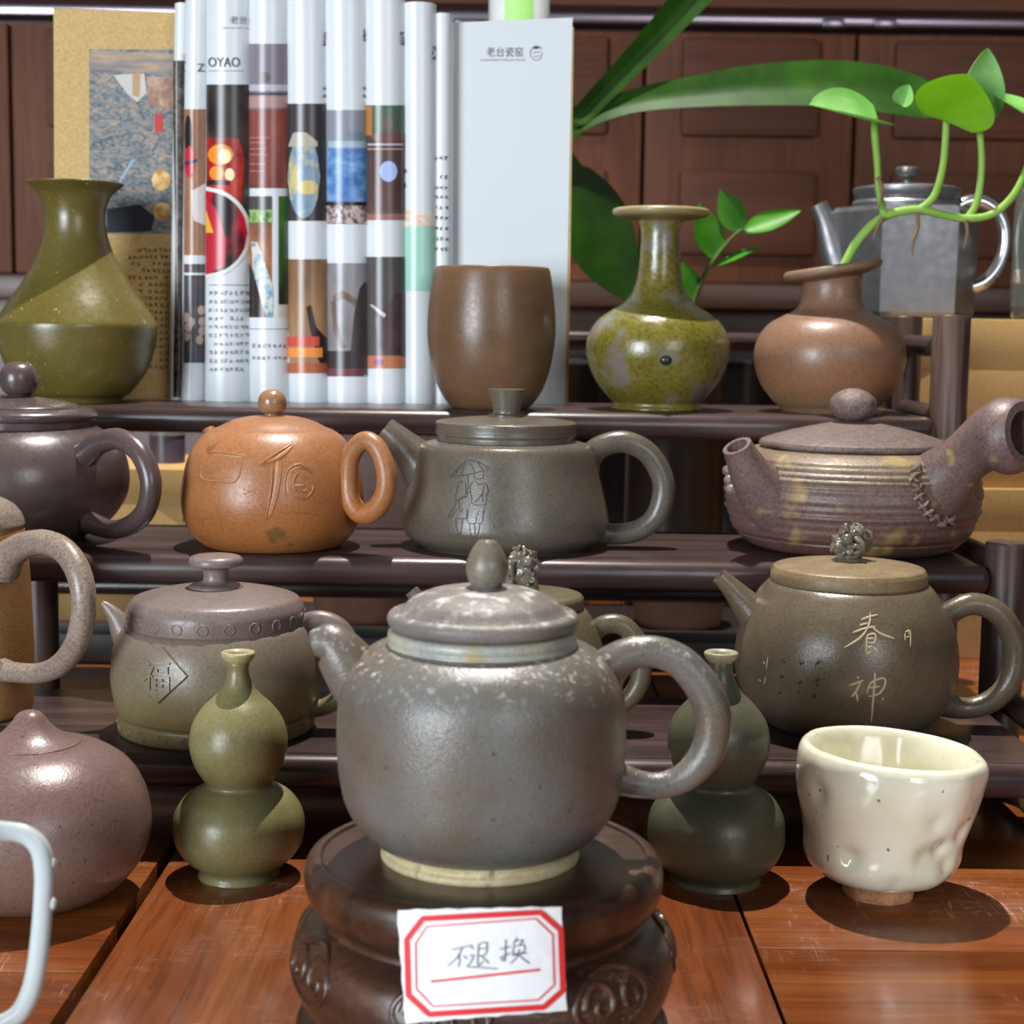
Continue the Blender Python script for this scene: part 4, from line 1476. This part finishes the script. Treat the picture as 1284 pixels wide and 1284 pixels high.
# loop 2: lantern teapot, round inset, text
pic(2, 259, 315, 106, 270, photo('print_dark_tea', [(0.35, (38, 34, 34)), (0.65, (74, 66, 62))], 40))
pic(2, 0, 0, 0, 0, photo('print_red_glass', [(0.3, (120, 22, 20)), (0.6, (196, 52, 40))], 60), 0.0004, poly=[(260, 172), (300, 174), (306, 200), (304, 255), (290, 258), (260, 236)])
pic(2, 0, 0, 0, 0, ink('print_amber', (236, 140, 40)), 0.0005, poly=ell(277, 194, 16, 13))
pic(2, 0, 0, 0, 0, ink('print_glow', (252, 236, 180)), 0.0006, poly=ell(282, 196, 8, 9))
pic(2, 0, 0, 0, 0, ink('print_amber', (236, 140, 40)), 0.0005, poly=ell(272, 217, 9, 9))
pic(2, 0, 0, 0, 0, ink('print_glow', (252, 236, 180)), 0.0006, poly=ell(288, 219, 6, 8))
pic(2, 0, 0, 0, 0, ink('print_black_bar', (44, 34, 32)), 0.0007, poly=[(260, 226), (288, 226), (288, 232), (260, 232)])
pic(2, 259, 315, 270, 341, page_m, 0.0003, n=14)
arc = lambda r, cx_=256, cy_=292: [(259.5, cy_ - r)] + [(cx_ + r * sin(t), cy_ - r * cos(t)) for t in (pi * k / 16 for k in range(2, 15))] + [(259.5, cy_ + r * .98)]
pic(2, 0, 0, 0, 0, ink('print_white_ring', (226, 224, 222)), 0.0008, poly=arc(58))
pic(2, 0, 0, 0, 0, photo('print_crimson', [(0.42, (30, 22, 26)), (0.5, (110, 18, 30)), (0.6, (200, 28, 48))], 45, (1, 1, .5)), 0.0010, poly=arc(53))
pic(2, 0, 0, 0, 0, ink('print_red_cloth', (190, 40, 58)), 0.0011, poly=[(260, 246), (272, 262), (284, 300), (283, 334), (260, 343)])
pic(2, 0, 0, 0, 0, ink('print_yellow', (236, 176, 52)), 0.0012, poly=[(260, 262), (264, 276), (269, 292), (260, 292)])
glyph_rows(PG[2][1], 262, 314, [365 + i * 10.6 for i in range(10)], 6.4, txg, PG[2][0], seed=4, skip=.08)
sub_part('printed_text', text_bm('OYAO', (262, 72, 300, 84), PG[2][1], 0.0007), tx, PG[2][0], mag)
sub_part('printed_text', text_bm('Z', (247, 80, 256, 90), PG[1][1], 0.0008), tx, PG[1][0], mag)
sub_part('printed_text', text_bm('老台', (288, 20, 309, 30), PG[2][1], 0.0009), txg, PG[2][0], mag)
glyph_rows(PG[2][1], 278, 312, [34], 2.6, txg, PG[2][0], seed=5, skip=0)
pic(2, 262, 305, 88.5, 89.3, txg, 0.0003, 'printed_line')
pic(2, 262, 314, 357, 358, txg, 0.0004, 'printed_line')
glyph_rows(PG[1][1], 228, 240, [68, 76, 84], 8, tx, PG[1][0], seed=8, skip=0)
# loop 3: clay caddy, two small photographs
pic(3, 313, 363, 55, 236, ink('print_lilac_grey', (128, 120, 130)))
pic(3, 313, 362, 137, 236, photo('print_clay_red', [(0.35, (112, 56, 50)), (0.65, (150, 80, 70))], 70, (1, 1, .3)), 0.0004)
pic(3, 313, 361, 106, 114, ink('print_lilac_light', (186, 178, 190)), 0.0004)
pic(3, 313, 361, 116.5, 119, ink('print_black', (66, 64, 62)), 0.0004)
pic(3, 313, 361, 121, 135, ink('print_rosy', (176, 140, 134)), 0.0004)
pic(3, 0, 0, 0, 0, ink('print_knob_grey', (108, 92, 88)), 0.0005, poly=ell(332, 97, 7, 7))
for y in (172, 178, 186, 193, 205, 214):
    pic(3, 314, 340 - (y % 9), y, y + 1.6, ink('print_scratch', (176, 112, 104)), 0.0006, 'printed_line')
pic(3, 313, 341, 246, 398, photo('print_rice_jar', [(0.35, (96, 68, 50)), (0.6, (170, 110, 72))], 40))
pic(3, 313, 341, 246, 264, ink('print_slate', (78, 74, 74)), 0.0004)
pic(3, 313, 341, 263, 279, photo('print_herbs', [(0.4, (60, 90, 40)), (0.6, (150, 190, 110))], 300), 0.0005)
pic(3, 0, 0, 0, 0, photo('print_blue_cloth', [(0.45, (214, 212, 196)), (0.55, (150, 186, 206)), (0.7, (70, 110, 140))], 220), 0.0005, poly=[(316, 303), (324, 304), (342, 360), (342, 398), (334, 398), (318, 340)])
pic(3, 0, 0, 0, 0, ink('print_dark_pot', (44, 32, 32)), 0.0004, poly=[(313, 330), (322, 350), (330, 398), (313, 398)])
pic(3, 349, 363, 246, 382, photo('print_green_dark', [(0.4, (28, 40, 30)), (0.6, (64, 110, 40))], 30, (1, 1, .5)))
pic(3, 349, 363, 382, 398, ink('print_sand', (206, 200, 184)))
pic(3, 313, 363, 412, 413, txg, 0.0003, 'printed_line')
glyph_rows(PG[3][1], 316, 362, [431, 446], 6.4, txg, PG[3][0], seed=6, skip=.05)
# loop 4: painted glass jar, warm pitcher
pic(4, 361, 411, 130, 277, ink('print_charcoal_flat', (58, 54, 56)))
pic(4, 0, 0, 0, 0, photo('print_painted_jar', [(0.35, (150, 160, 160)), (0.5, (110, 140, 168)), (0.62, (206, 190, 120))], 45, (1, 1, .8)), 0.0004, poly=ell(381, 222, 20, 52))
pic(4, 0, 0, 0, 0, ink('print_bone', (176, 168, 154)), 0.0005, poly=[(362, 184), (368, 166), (384, 166), (398, 178), (398, 184), (376, 184)])
pic(4, 0, 0, 0, 0, ink('print_pale_yellow', (206, 186, 116)), 0.0005, poly=ell(386, 235, 13, 9))
pic(4, 361, 411, 325, 468, photo('print_amber_room', [(0.3, (74, 50, 40)), (0.5, (150, 112, 78)), (0.7, (184, 152, 112))], 22, (1, 1, .3)))
pic(4, 0, 0, 0, 0, ink('print_dark_pot', (44, 32, 32)), 0.0004, poly=[(384, 385), (390, 382), (396, 410), (410, 425), (410, 458), (400, 455), (390, 420)])
pic(4, 361, 400, 422, 434, ink('print_coral', (206, 74, 58)), 0.0005)
pic(4, 361, 404, 436, 448, ink('print_orange', (236, 142, 62)), 0.0005)
pic(4, 361, 411, 455, 468, ink('print_rust', (176, 96, 60)), 0.0005)
# loop 5: blue caddy, dark jug
pic(5, 409, 461, 138, 281, ink('print_blue_grey', (138, 140, 152)))
pic(5, 411, 459, 187, 253, photo('print_blue_glaze', [(0.3, (50, 90, 160)), (0.5, (86, 132, 192)), (0.7, (150, 188, 220))], 70, (1, 1, 1.5)), 0.0004)
pic(5, 412, 459, 177, 185, ink('print_pale_blue', (162, 186, 204)), 0.0004)
pic(5, 0, 0, 0, 0, ink('print_blue_knob', (112, 130, 144)), 0.0005, poly=[(436, 165), (454, 165), (452, 176), (438, 176)])
pic(5, 409, 461, 253, 258, ink('print_dark_pot', (44, 32, 32)), 0.0005)
pic(5, 409, 461, 258, 281, photo('print_gravel', [(0.42, (84, 62, 62)), (0.55, (196, 176, 172))], 350), 0.0005)
pic(5, 409, 461, 330, 472, photo('print_grey_wall', [(0.3, (118, 112, 114)), (0.7, (154, 150, 154))], 30))
pic(5, 0, 0, 0, 0, ink('print_jug', (68, 58, 62)), 0.0004, poly=[(437, 466), (444, 392), (449, 370), (450, 362), (458, 352), (460.5, 360), (460.5, 470)])
for poly in ([(417, 375), (421, 368), (430, 364), (447, 376), (446, 384), (430, 374), (423, 378)], [(416, 378), (422, 376), (421, 400), (428, 425), (434, 436), (426, 436), (418, 412)]):
    pic(5, 0, 0, 0, 0, ink('print_jug_handle', (112, 88, 76)), 0.0005, poly=poly)
pic(5, 409, 444, 440, 472, ink('print_dark_jug_shadow', (58, 46, 48)), 0.00045)
pic(5, 409, 455, 462, 472, ink('print_plum', (112, 62, 72)), 0.0006)
# loop 6: brown caddy, dark teapot
pic(6, 459, 508, 132, 275, photo('print_green_brown', [(0.3, (60, 84, 66)), (0.7, (84, 104, 84))], 30))
pic(6, 459, 467, 133, 170, ink('print_ochre', (176, 118, 62)), 0.0004)
pic(6, 461, 506, 170, 268, photo('print_brown_caddy', [(0.3, (66, 48, 46)), (0.7, (112, 80, 74))], 40, (1, 1, .4)), 0.0004)
for (x, y, rx, ry, nm, c) in ((487, 155, 7, 8, 'print_knob_grey', (108, 92, 88)), (487, 172, 22, 7, 'print_brown_lid', (110, 72, 64))):
    pic(6, 0, 0, 0, 0, ink(nm, c), 0.0005, poly=ell(x, y, rx, ry))
pic(6, 462, 505, 180, 182.5, ink('print_lilac_light', (186, 178, 190)), 0.0006)
pic(6, 462, 505, 186, 188, ink('print_rosy', (176, 140, 134)), 0.0006)
pic(6, 0, 0, 0, 0, ink('print_sky_blue', (168, 190, 236)), 0.0006, poly=ell(487, 215, 11, 13))
pic(6, 459, 508, 268, 276, ink('print_rosewood', (150, 104, 96)), 0.0005)
pic(6, 459, 508, 322, 462, photo('print_smoke', [(0.3, (58, 52, 52)), (0.7, (92, 86, 84))], 26, (1, 1, .4)))
pic(6, 0, 0, 0, 0, photo('print_dark_teapot', [(0.3, (58, 44, 46)), (0.7, (96, 74, 80))], 40), 0.0004, poly=[(471, 400), (484, 384), (490, 378), (494, 368), (508, 366), (508, 448), (490, 444), (476, 436)])
pic(6, 0, 0, 0, 0, ink('print_silver', (196, 190, 200)), 0.0005, poly=[(464, 382), (468, 382), (484, 394), (482, 399)])
pic(6, 459, 508, 446, 462, ink('print_terracotta', (190, 118, 86)), 0.0004)
pic(6, 0, 0, 0, 0, ink('print_violet', (120, 66, 142)), 0.0006, poly=ell(475, 454, 6, 4, 14), n=8)
# loops 7 and 8: pale pages
mint = ink('print_mint', (160, 206, 188))
pic(7, 506, 546, 284, 365, mint, n=12)
pic(7, 506, 546, 264, 284, photo('print_hills', [(0.45, (226, 222, 214)), (0.55, (226, 186, 150)), (0.62, (226, 222, 214))], 60, (1, 1, 3)), n=12)
glyph_rows(PG[8][1], 545, 566, [196, 220, 233, 245, 258, 271, 284, 297, 310], 6.0, tx, PG[8][0], seed=11, skip=.05)
for i, (x, y) in ((4, (407, 40)), (5, (457, 35)), (6, (504, 40)), (7, (544, 58))):
    glyph_rows(PG[i][1], x - 3, x + 5, [y, y + 6, y + 12], 7, tx, PG[i][0], seed=20 + i, skip=0)
for i, x in ((5, 457), (7, 509), (4, 407)):
    glyph_rows(PG[i][1], x - 3, x + 4, [108 if i != 7 else 212, 118 if i != 7 else 230], 6, tx, PG[i][0], seed=30 + i, skip=0)
# heading on the white page
wf = flat_map(1.104)
sub_part('printed_text', text_bm('老台瓷窑', (610, 59, 656, 71), wf, 0.0003), tx, wp, mag)
glyph_rows(wf, 602, 660, [74], 3.0, txg, wp, seed=40, skip=0)
logo = [[(679, 59), (668, 60), (665, 68), (670, 75), (677, 74), (680, 66)], [(667, 61), (674, 58), (679, 62)], [(668, 66), (678, 65)], [(670, 71), (677, 70)]]
sub_part('printed_logo', ribbons(wf, logo, 1.0, 0.0003), txg, wp, mag)
pic('white', 0, 0, 0, 0, tx, 0.0003, 'printed_logo', poly=ell(672, 59.5, 4, 2.2, 10), n=6)

# ================================================================== PLANTS
def leaf_mat(name, c1, c2, rough=0.3, trans=0.25):
    t = NT(name)
    col = t.mix(t.ramp(t.noise(26, 3, 0.6), [(0.38, (0, 0, 0, 1)), (0.66, (1, 1, 1, 1))]), c1, c2)
    m = t.done(col, rough, t.bump(t.noise(260, 2), 0.08, 0.0006), 0, 0.18)
    tl = t.n('ShaderNodeBsdfTranslucent')
    t.l(col, tl.inputs[0])
    mx = t.n('ShaderNodeMixShader')
    mx.inputs[0].default_value = trans
    out = t.t.nodes['Material Output']
    t.l(t.b.outputs[0], mx.inputs[1])
    t.l(tl.outputs[0], mx.inputs[2])
    t.l(mx.outputs[0], out.inputs[0])
    return m


def leaf_bm(bm, base, tip, width, nrm, shape='lance', cup=0.12, droop=0.0, th=0.0005, nt=16, ns=8):
    base, tip = Vector(base), Vector(tip)
    ax = tip - base
    L = ax.length
    ax.normalize()
    nrm = Vector(nrm)
    nrm = (nrm - ax * nrm.dot(ax)).normalized()
    sd = ax.cross(nrm)
    grids = []
    for lay in (0, 1):
        g = []
        for i in range(nt + 1):
            t = i / nt
            if shape == 'heart':
                wv = sin(pi * min(1, t ** 0.62)) ** 0.75 if 0 < t < 1 else 0.02
            else:
                wv = sin(pi * t ** 0.85) ** 0.9 if 0 < t < 1 else 0.02
            row = []
            for j in range(ns + 1):
                s_ = j / ns * 2 - 1
                back = 0.0
                if shape == 'heart':
                    back = -0.16 * L * abs(s_) ** 1.3 * (1 - t) ** 2 * (1 if t > 0 else 0.3)
                p = base + ax * (t * L + back) + sd * (s_ * wv * width / 2) + nrm * (cup * width * s_ * s_ * wv - droop * L * t * t) - nrm * (th * lay)
                row.append(bm.verts.new(p))
            g.append(row)
        grids.append(g)
    for g in grids:
        for i in range(nt):
            for j in range(ns):
                bm.faces.new((g[i][j], g[i][j + 1], g[i + 1][j + 1], g[i + 1][j]))
    a, b = grids
    for i in range(nt):
        for j in (0, ns):
            bm.faces.new((a[i][j], a[i + 1][j], b[i + 1][j], b[i][j]))
    for j in range(ns):
        for i in (0, nt):
            bm.faces.new((a[i][j], a[i][j + 1], b[i][j + 1], b[i][j]))


def strap_bm(bm, rows, nrm, fold=0.16, th=0.0008, sub=6, ns=6):
    """long leaf: rows of (centre point, width)"""
    pr = cr([(p.x, p.y, p.z, w_) for p, w_ in rows], sub)
    P = [Vector(p[:3]) for p in pr]
    n = len(P)
    gs = [[], []]
    for i in range(n):
        t = (P[min(i + 1, n - 1)] - P[max(0, i - 1)]).normalized()
        nn = (nrm - t * nrm.dot(t)).normalized()
        sd = t.cross(nn)
        w_ = max(0.0004, pr[i][3])
        for lay in (0, 1):
            gs[lay].append([bm.verts.new(P[i] + sd * (s_ * w_ / 2) + nn * (fold * w_ * (abs(s_) - 0.5) - th * lay)) for s_ in (j / ns * 2 - 1 for j in range(ns + 1))])
    for g in gs:
        for i in range(n - 1):
            for j in range(ns):
                bm.faces.new((g[i][j], g[i][j + 1], g[i + 1][j + 1], g[i + 1][j]))
    a, b = gs
    for i in range(n - 1):
        for j in (0, ns):
            bm.faces.new((a[i][j], a[i + 1][j], b[i + 1][j], b[i][j]))
    for i in (0, n - 1):
        for j in range(ns):
            bm.faces.new((a[i][j], a[i][j + 1], b[i][j + 1], b[i][j]))


vine_g = leaf_mat('vine_leaf_green', (128, 182, 30), (150, 200, 50), 0.3, 0.5)
vine_l = leaf_mat('vine_leaf_pale', (116, 180, 84), (160, 210, 130), 0.25, 0.35)
stem_m = leaf_mat('vine_stem', (128, 168, 70), (150, 188, 92), 0.35, 0.15)
root_m = plain('aerial_root', (122, 96, 62), 0.7)
vd = VT.d
vine = thing('trailing_vine', 'bright green heart leaved vine trailing out of the terracotta vase', 'plant', Vector((VT.x, vd, HT + 0.012)))


def vp(px, py, dd=0.0):
    return at_y(px, py, vd + dd)


s1 = mpp(vp(1100, 280))


def vtube(name, pts, r, mat, dd=0.0, par=None):
    bm = bmesh.new()
    P = [vp(q[0], q[1], q[2] if len(q) > 2 else dd) for q in pts]
    tube_bm(bm, P, [rr * s1 for rr in (r if isinstance(r, list) else [r] * len(P))], 10, 6)
    return finish(name, bm, mat, par or vine, vine.location, True, 60)


vtube('stem', [(1037, 472), (1042, 400), (1052, 350), (1064, 322), (1082, 294), (1110, 271), (1150, 263), (1185, 270), (1215, 274), (1245, 268), (1270, 246), (1286, 215), (1300, 170)], [5, 5.5, 6, 6, 6, 5.8, 5.5, 5.2, 5, 5, 5, 4.5, 4], stem_m)
vtube('petiole', [(1108, 268), (1102, 240), (1100, 205), (1097, 168), (1097, 148, 0.003)], [5, 4.5, 4.5, 5, 4.5], stem_m)
vtube('petiole', [(1152, 264), (1172, 245), (1183, 205), (1187, 152)], [5.5, 5, 4.6, 4.5], stem_m)
vtube('petiole', [(1213, 274), (1226, 250), (1231, 200), (1226, 142)], [5, 4.6, 4.4, 4.2], stem_m, 0.004)
for pts in ([(1107, 272), (1100, 285), (1095, 300)], [(1150, 266), (1151, 285), (1145, 302), (1144, 320)], [(1211, 276), (1213, 292), (1208, 313)], [(1100, 222), (1106, 236), (1102, 262)]):
    vtube('aerial_root', pts, [2.6] + [2.2] * (len(pts) - 2) + [1.0], root_m, -0.006)


def vleaf(base, tip, wpx, nrm, mat, cup, droop, shape='heart'):
    bm = bmesh.new()
    leaf_bm(bm, vp(*base), vp(*tip), wpx * s1, nrm, shape, cup, droop)
    return finish('leaf', bm, mat, vine, vine.location, True, 70)


vleaf((1098, 150, 0.004), (1018, 126, -0.020), 92, (0.15, -0.50, 0.85), vine_l, 0.16, 0.05)
vleaf((1188, 150, -0.006), (1212, 93, -0.010), 104, (0.05, 1.0, 0.35), vine_g, -0.10, 0.10)
vleaf((1227, 141, 0.012), (1241, 60, 0.014), 62, (0.35, -1.0, 0.10), vine_l, 0.10, 0.05)
vleaf((1302, 150, 0.0), (1243, 110, 0.02), 46, (0.1, -0.45, 1.0), vine_l, 0.15, 0.08)
vleaf((1128, 130, 0.02), (1140, 106, 0.022), 26, (0.2, -0.8, 0.6), vine_l, 0.2, 0.0)

# ---------------------------------------------------------------- large strap-leaved plant behind the magazine
dk = leaf_mat('strap_leaf_green', (28, 62, 5), (42, 82, 9), 0.5, 0.15)
SD = 1.37
sp_ = at_y(690, 300, SD)
strap = thing('strap_leaf_plant', 'potted plant with long dark green strap leaves behind the magazine', 'plant', Vector((sp_.x - 0.015, SD, 0)))
bm = bmesh.new()
lathe_bm(bm, smooth_profile([(0, 0, 1), (0.040, 0, 1), (0.052, 0.10), (0.058, 0.2), (0.061, 0.215), (0.056, 0.217), (0.050, 0.2), (0, 0.198)], 3), (strap.location.x, SD), 40)
finish('pot', bm, plain('dark_glazed_pot', (44, 40, 38), 0.3), strap, strap.location)
sm_ = mpp(sp_)


def sleaf(rows, nrm, fold=0.16):
    bm = bmesh.new()
    R_ = []
    for q in rows:
        R_.append((at_y(q[0], q[1], SD + (q[3] if len(q) > 3 else 0)), q[2] * sm_))
    root = Vector((strap.location.x, SD, 0.2))
    R_ = [(root, 14 * sm_)] + R_
    strap_bm(bm, R_, Vector(nrm), fold)
    finish('leaf', bm, dk, strap, strap.location, True, 70)


sleaf([(700, 190, 22), (736, 138, 26), (778, 93, 30), (826, 42, 36), (880, -18, 42), (940, -80, 30), (975, -120, 3)], (0.4, -1, 0.3))
sleaf([(690, 210, 20), (712, 168, 24), (748, 143, 28), (800, 126, 34), (870, 116, 44), (950, 108, 58), (1040, 106, 66), (1110, 114, 66), (1165, 128, 50), (1205, 142, 4)], (0.0, -1, 0.45), 0.10)
sleaf([(690, 215, 30), (708, 225, 62), (738, 268, 92), (762, 318, 84), (780, 355, 46), (790, 378, 4)], (0.25, -1, 0.15), 0.08)

# ---------------------------------------------------------------- dark caddy with a leafy sprig
zg = leaf_mat('sprig_green', (60, 128, 28), (86, 156, 42), 0.4, 0.25)
KD = 1.37
kc = at_y(842, 600, KD)
ks = mpp(kc)
cad = Vessel('tall_jar', 'tall dark brown jar standing under the top shelf', 'jar', 842, 760, 0, 0.0, d=KD)
cad.lathe('body', [(60, 745), (62, 720), (62, 560), (60, 440), (56, 428), (50, 424), (46, 428), (46, 470), (44, 700), (0, 720)], plain('dark_brown_glaze', (44, 34, 30), 0.35), base=True, sub=3, seg=64)
sprig = thing('leafy_sprig', 'small leafy green sprig standing in the tall dark jar', 'plant', Vector((cad.x, KD, 0.03)))
bm = bmesh.new()
kp = lambda px, py, dd=0.0: at_y(px, py, KD + dd)
tube_bm(bm, [Vector((cad.x, KD, 0.0365)), kp(858, 420), kp(870, 380), kp(884, 342), kp(896, 325), kp(916, 300), kp(931, 287)], [0.0026, 0.0024, 0.0022, 0.002, 0.0018, 0.0014, 0.001], 8, 5)
finish('stem', bm, leaf_mat('sprig_stem', (90, 110, 62), (110, 126, 80), 0.5, 0.1), sprig, sprig.location)
for (b, t_, w_, nr) in (((897, 326), (878, 254), 40, (0.3, -1, 0.1)), ((930, 292), (903, 237), 34, (-0.3, -1, 0.2)), ((931, 290), (1004, 263), 30, (0.0, -0.8, 0.6)), ((896, 334), (955, 307), 16, (0, -0.5, 0.9)), ((872, 376), (856, 328), 26, (0.2, -1, 0.1))):
    bm = bmesh.new()
    leaf_bm(bm, kp(*b), kp(*t_), w_ * ks, nr, 'lance', 0.10, 0.03)
    finish('leaf', bm, zg, sprig, sprig.location, True, 70)

# ================================================================== THINGS BEHIND THE STAND
card = NT('cardboard')
card_m = card.done(card.mix(card.ramp(card.noise(500, 3, 0.6), [(0.35, (0, 0, 0, 1)), (0.7, (1, 1, 1, 1))]), (176, 138, 82), (194, 156, 98)), 0.75)


def carton(label, lo, hi, lid=0.25, group=None):
    c_ = Vector(((lo[0] + hi[0]) / 2, (lo[1] + hi[1]) / 2, lo[2]))
    t_ = thing('cardboard_box', label, 'box', c_, group)
    zt_ = hi[2] - (hi[2] - lo[2]) * lid
    box('tray', (lo[0] + 0.002, lo[1] + 0.002, lo[2]), (hi[0] - 0.002, hi[1] - 0.002, zt_ + 0.002), card_m, t_, 0.001)
    box('lid', (lo[0], lo[1], zt_), hi, card_m, t_, 0.001)
    return t_


BZ = at_y(1240, 400, 1.22).z
bzm = at_y(1240, 612, 1.22).z
bx0 = at_y(1128, 500, 1.22).x
carton('upper kraft carton of the pair carrying the steel pot', (bx0, 1.22, bzm + 0.0004), (bx0 + 0.27, 1.40, BZ), 0.3)
carton('lower kraft carton of the pair standing on the table', (bx0 - 0.004, 1.215, 0.0), (bx0 + 0.274, 1.405, bzm), 0.25)
lx0, lx1 = at_y(46, 600, 1.22).x, at_y(232, 600, 1.22).x
lzt = at_y(180, 588, 1.22).z
carton('low kraft carton behind the orange teapot', (lx0, 1.22, 0.0), (lx1, 1.36, lzt), 0.2)
# pale tin on the low carton
Tn = Vessel('tea_tin', 'small pale lavender tin on the low kraft carton', 'tin', 210, 588, 24, lzt, d=1.28)
Tn.lathe('body', [(22, 583), (22, 545), (20, 543)], plain('lavender_tin', (84, 78, 98), 0.35), base=True, seg=40)
Tn.lathe('lid', [(20, 546), (23, 545, 1), (23, 528, 1), (20, 526), (0, 526)], plain('pale_tin_lid', (130, 130, 134), 0.35), 40)
# long dark tray, added to darken the table seen behind the stand
tray = thing('darkening_tray', 'long black tray added to darken the table behind the tiered stand', 'tray', Vector((-0.06, 1.19, 0)))
tr_m = wood('darkening_tray_wood', (26, 20, 18), (36, 28, 25), (46, 36, 32), 'x', 0.4)  # near-black: the dimness behind the stand is put into this colour
box('tray_base', (-0.20, 1.155, 0.0), (0.27, 1.215 + 0.09, 0.022), tr_m, tray, 0.002)
box('tray_rim', (-0.20, 1.150, 0.022), (0.27, 1.156, 0.030), tr_m, tray, 0.001)
tray2 = thing('darkening_tray', 'narrow dark tray added to darken the table before the low kraft carton', 'tray', Vector((-0.34, 1.18, 0)))  # second added tray, covers bright table so the left end stays dark
box('tray_base', (-0.48, 1.155, 0.0), (-0.205, 1.208, 0.022), tr_m, tray2, 0.002)
box('tray_rim', (-0.48, 1.150, 0.022), (-0.205, 1.156, 0.030), tr_m, tray2, 0.001)
# terracotta saucers
sau_m = clay('saucer_clay', (150, 104, 86), (166, 120, 100), 0.6)
for (cx_, yy, hw_, lab_) in ((455, 795, 68, 'terracotta saucer on the added black tray behind the drum teapot'), (850, 792, 62, 'terracotta saucer on the added black tray behind the hidden teapot handle')):
    S = Vessel('clay_saucer', lab_, 'saucer', cx_, 800, hw_ * .8, 0.022, d=1.225)
    s_ = mpp(S.pt(cx_, 780))
    R_ = hw_ * s_
    bm = bmesh.new()
    lathe_bm(bm, [(r_, z_ + 0.022) for r_, z_ in smooth_profile([(0, 0, 1), (R_ * .78, 0, 1), (R_ * .86, 0.004), (R_ * .98, 0.032), (R_, 0.036), (R_ * .97, 0.037), (R_ * .84, 0.010), (0, 0.008)], 3)], (S.x, S.d), 56)
    finish('dish', bm, sau_m, S.root, S.root.location)
# black cups on a dark tray seen between the vases
blk = plain('black_glaze', (34, 32, 34), 0.25)
for (cx_, lab_) in ((775, 'black bowl behind the mottled bottle vase'), (925, 'black bowl between the mottled and the terracotta vase')):
    S = Vessel('black_bowl', lab_, 'bowl', cx_, 500, 20, 0.0, d=1.56)
    bm = bmesh.new()
    zt_ = S.pt(cx_, 455).z
    lathe_bm(bm, smooth_profile([(0, 0, 1), (0.038, 0, 1), (0.042, 0.01), (0.036, 0.06), (0.042, zt_ * .6), (0.051, zt_ - 0.004), (0.052, zt_), (0.049, zt_), (0.038, zt_ * .6), (0, zt_ * .5)], 3), (S.x, S.d), 48)
    finish('body', bm, blk, S.root, S.root.location)
# green labelled bottle above the magazine
GB = Vessel('tall_bottle', 'tall pale bottle with green label rising behind the magazine', 'bottle', 640, 800, 30, 0.0, d=1.46)
s_ = mpp(GB.pt(640, 20))
bm = bmesh.new()
lathe_bm(bm, smooth_profile([(0, 0, 1), (34 * s_, 0, 1), (38 * s_, 0.006, 1), (38 * s_, 0.30, 1), (38 * s_, 0.44, 1), (38 * s_, 0.585, 1), (26 * s_, 0.61), (12 * s_, 0.625), (12 * s_, 0.65), (0, 0.65)], 3), (GB.x, GB.d), 48)
finish('body', bm, plain('pale_plastic', (196, 200, 200), 0.3), GB.root, GB.root.location)
bm = bmesh.new()
rings = []
for zz in (0.30, 0.575):
    rings.append([bm.verts.new((GB.x + 38.6 * s_ * cos(a), GB.d + 38.6 * s_ * sin(a), zz)) for a in (-pi / 2 - .48 + .96 * k_ / 12 for k_ in range(13))])
for k_ in range(12):
    bm.faces.new((rings[0][k_], rings[0][k_ + 1], rings[1][k_ + 1], rings[1][k_]))
finish('paper_sleeve', bm, plain('green_label', (150, 206, 112), 0.5), GB.root, GB.root.location)

# ---------------------------------------------------------------- hexagonal steel pot
stm = NT('pewter')
steel = stm.done(stm.mix(stm.noise(50, 4, 0.6), (104, 104, 108), (132, 132, 135)), stm.ramp(stm.noise(120, 3), [(0.3, (.34,) * 3 + (1,)), (0.7, (.5,) * 3 + (1,))]), None, 0.75)
SP = Vessel('metal_teapot', 'hexagonal pewter grey teapot on the upper kraft carton', 'teapot', 1131, 400, 80, BZ, d=1.31)
SP.lathe('body', [(86, 397), (90, 392), (92, 330), (92, 268), (88, 262), (60, 260)], steel, seg=6, sub=1, base=True, sharp=20)
spl = SP.lathe('lid', [(62, 264), (66, 262, 1), (67, 256, 1), (62, 250), (64, 247, 1), (66, 240), (62, 236), (30, 232), (0, 231)], steel, seg=40)
SP.lathe('knob', [(8, 234), (6, 230), (7, 225), (13, 220), (15, 214), (13, 210), (0, 208)], plain('pewter_knob', (104, 104, 100), 0.35, 0.6), 28, parent=spl)
SP.tube('spout', [(1060, 345, 26), (1046, 310, 19), (1036, 278, 13), (1026, 256, 11)], steel, 0.0, 16, 6, 0.8, 8)
SP.tube('handle', [(1196, 268, 8), (1206, 256, 8), (1228, 252, 8), (1250, 266, 8), (1260, 295, 8), (1254, 328, 8), (1236, 352, 8), (1212, 361, 8), (1192, 358, 8)], plain('chrome', (188, 190, 192), 0.18, 0.9), 0.0)
# ---------------------------------------------------------------- glass jar beside it
gj = NT('smoky_glass')
gj.b.inputs['Transmission Weight'].default_value = 0.85
gj.b.inputs['IOR'].default_value = 1.45
gjm = gj.done((170, 176, 168), 0.12)
GJ = Vessel('glass_jar', 'smoky glass jar beside the hexagonal metal teapot', 'jar', 1332, 405, 55, BZ, d=1.30)
GJ.lathe('wall', [(58, 400), (63, 392), (64, 340), (64, 260), (60, 235), (54, 222), (54, 214), (50, 214), (50, 224), (57, 240), (60, 270), (60, 385), (0, 392)], gjm, base=True, sub=3)
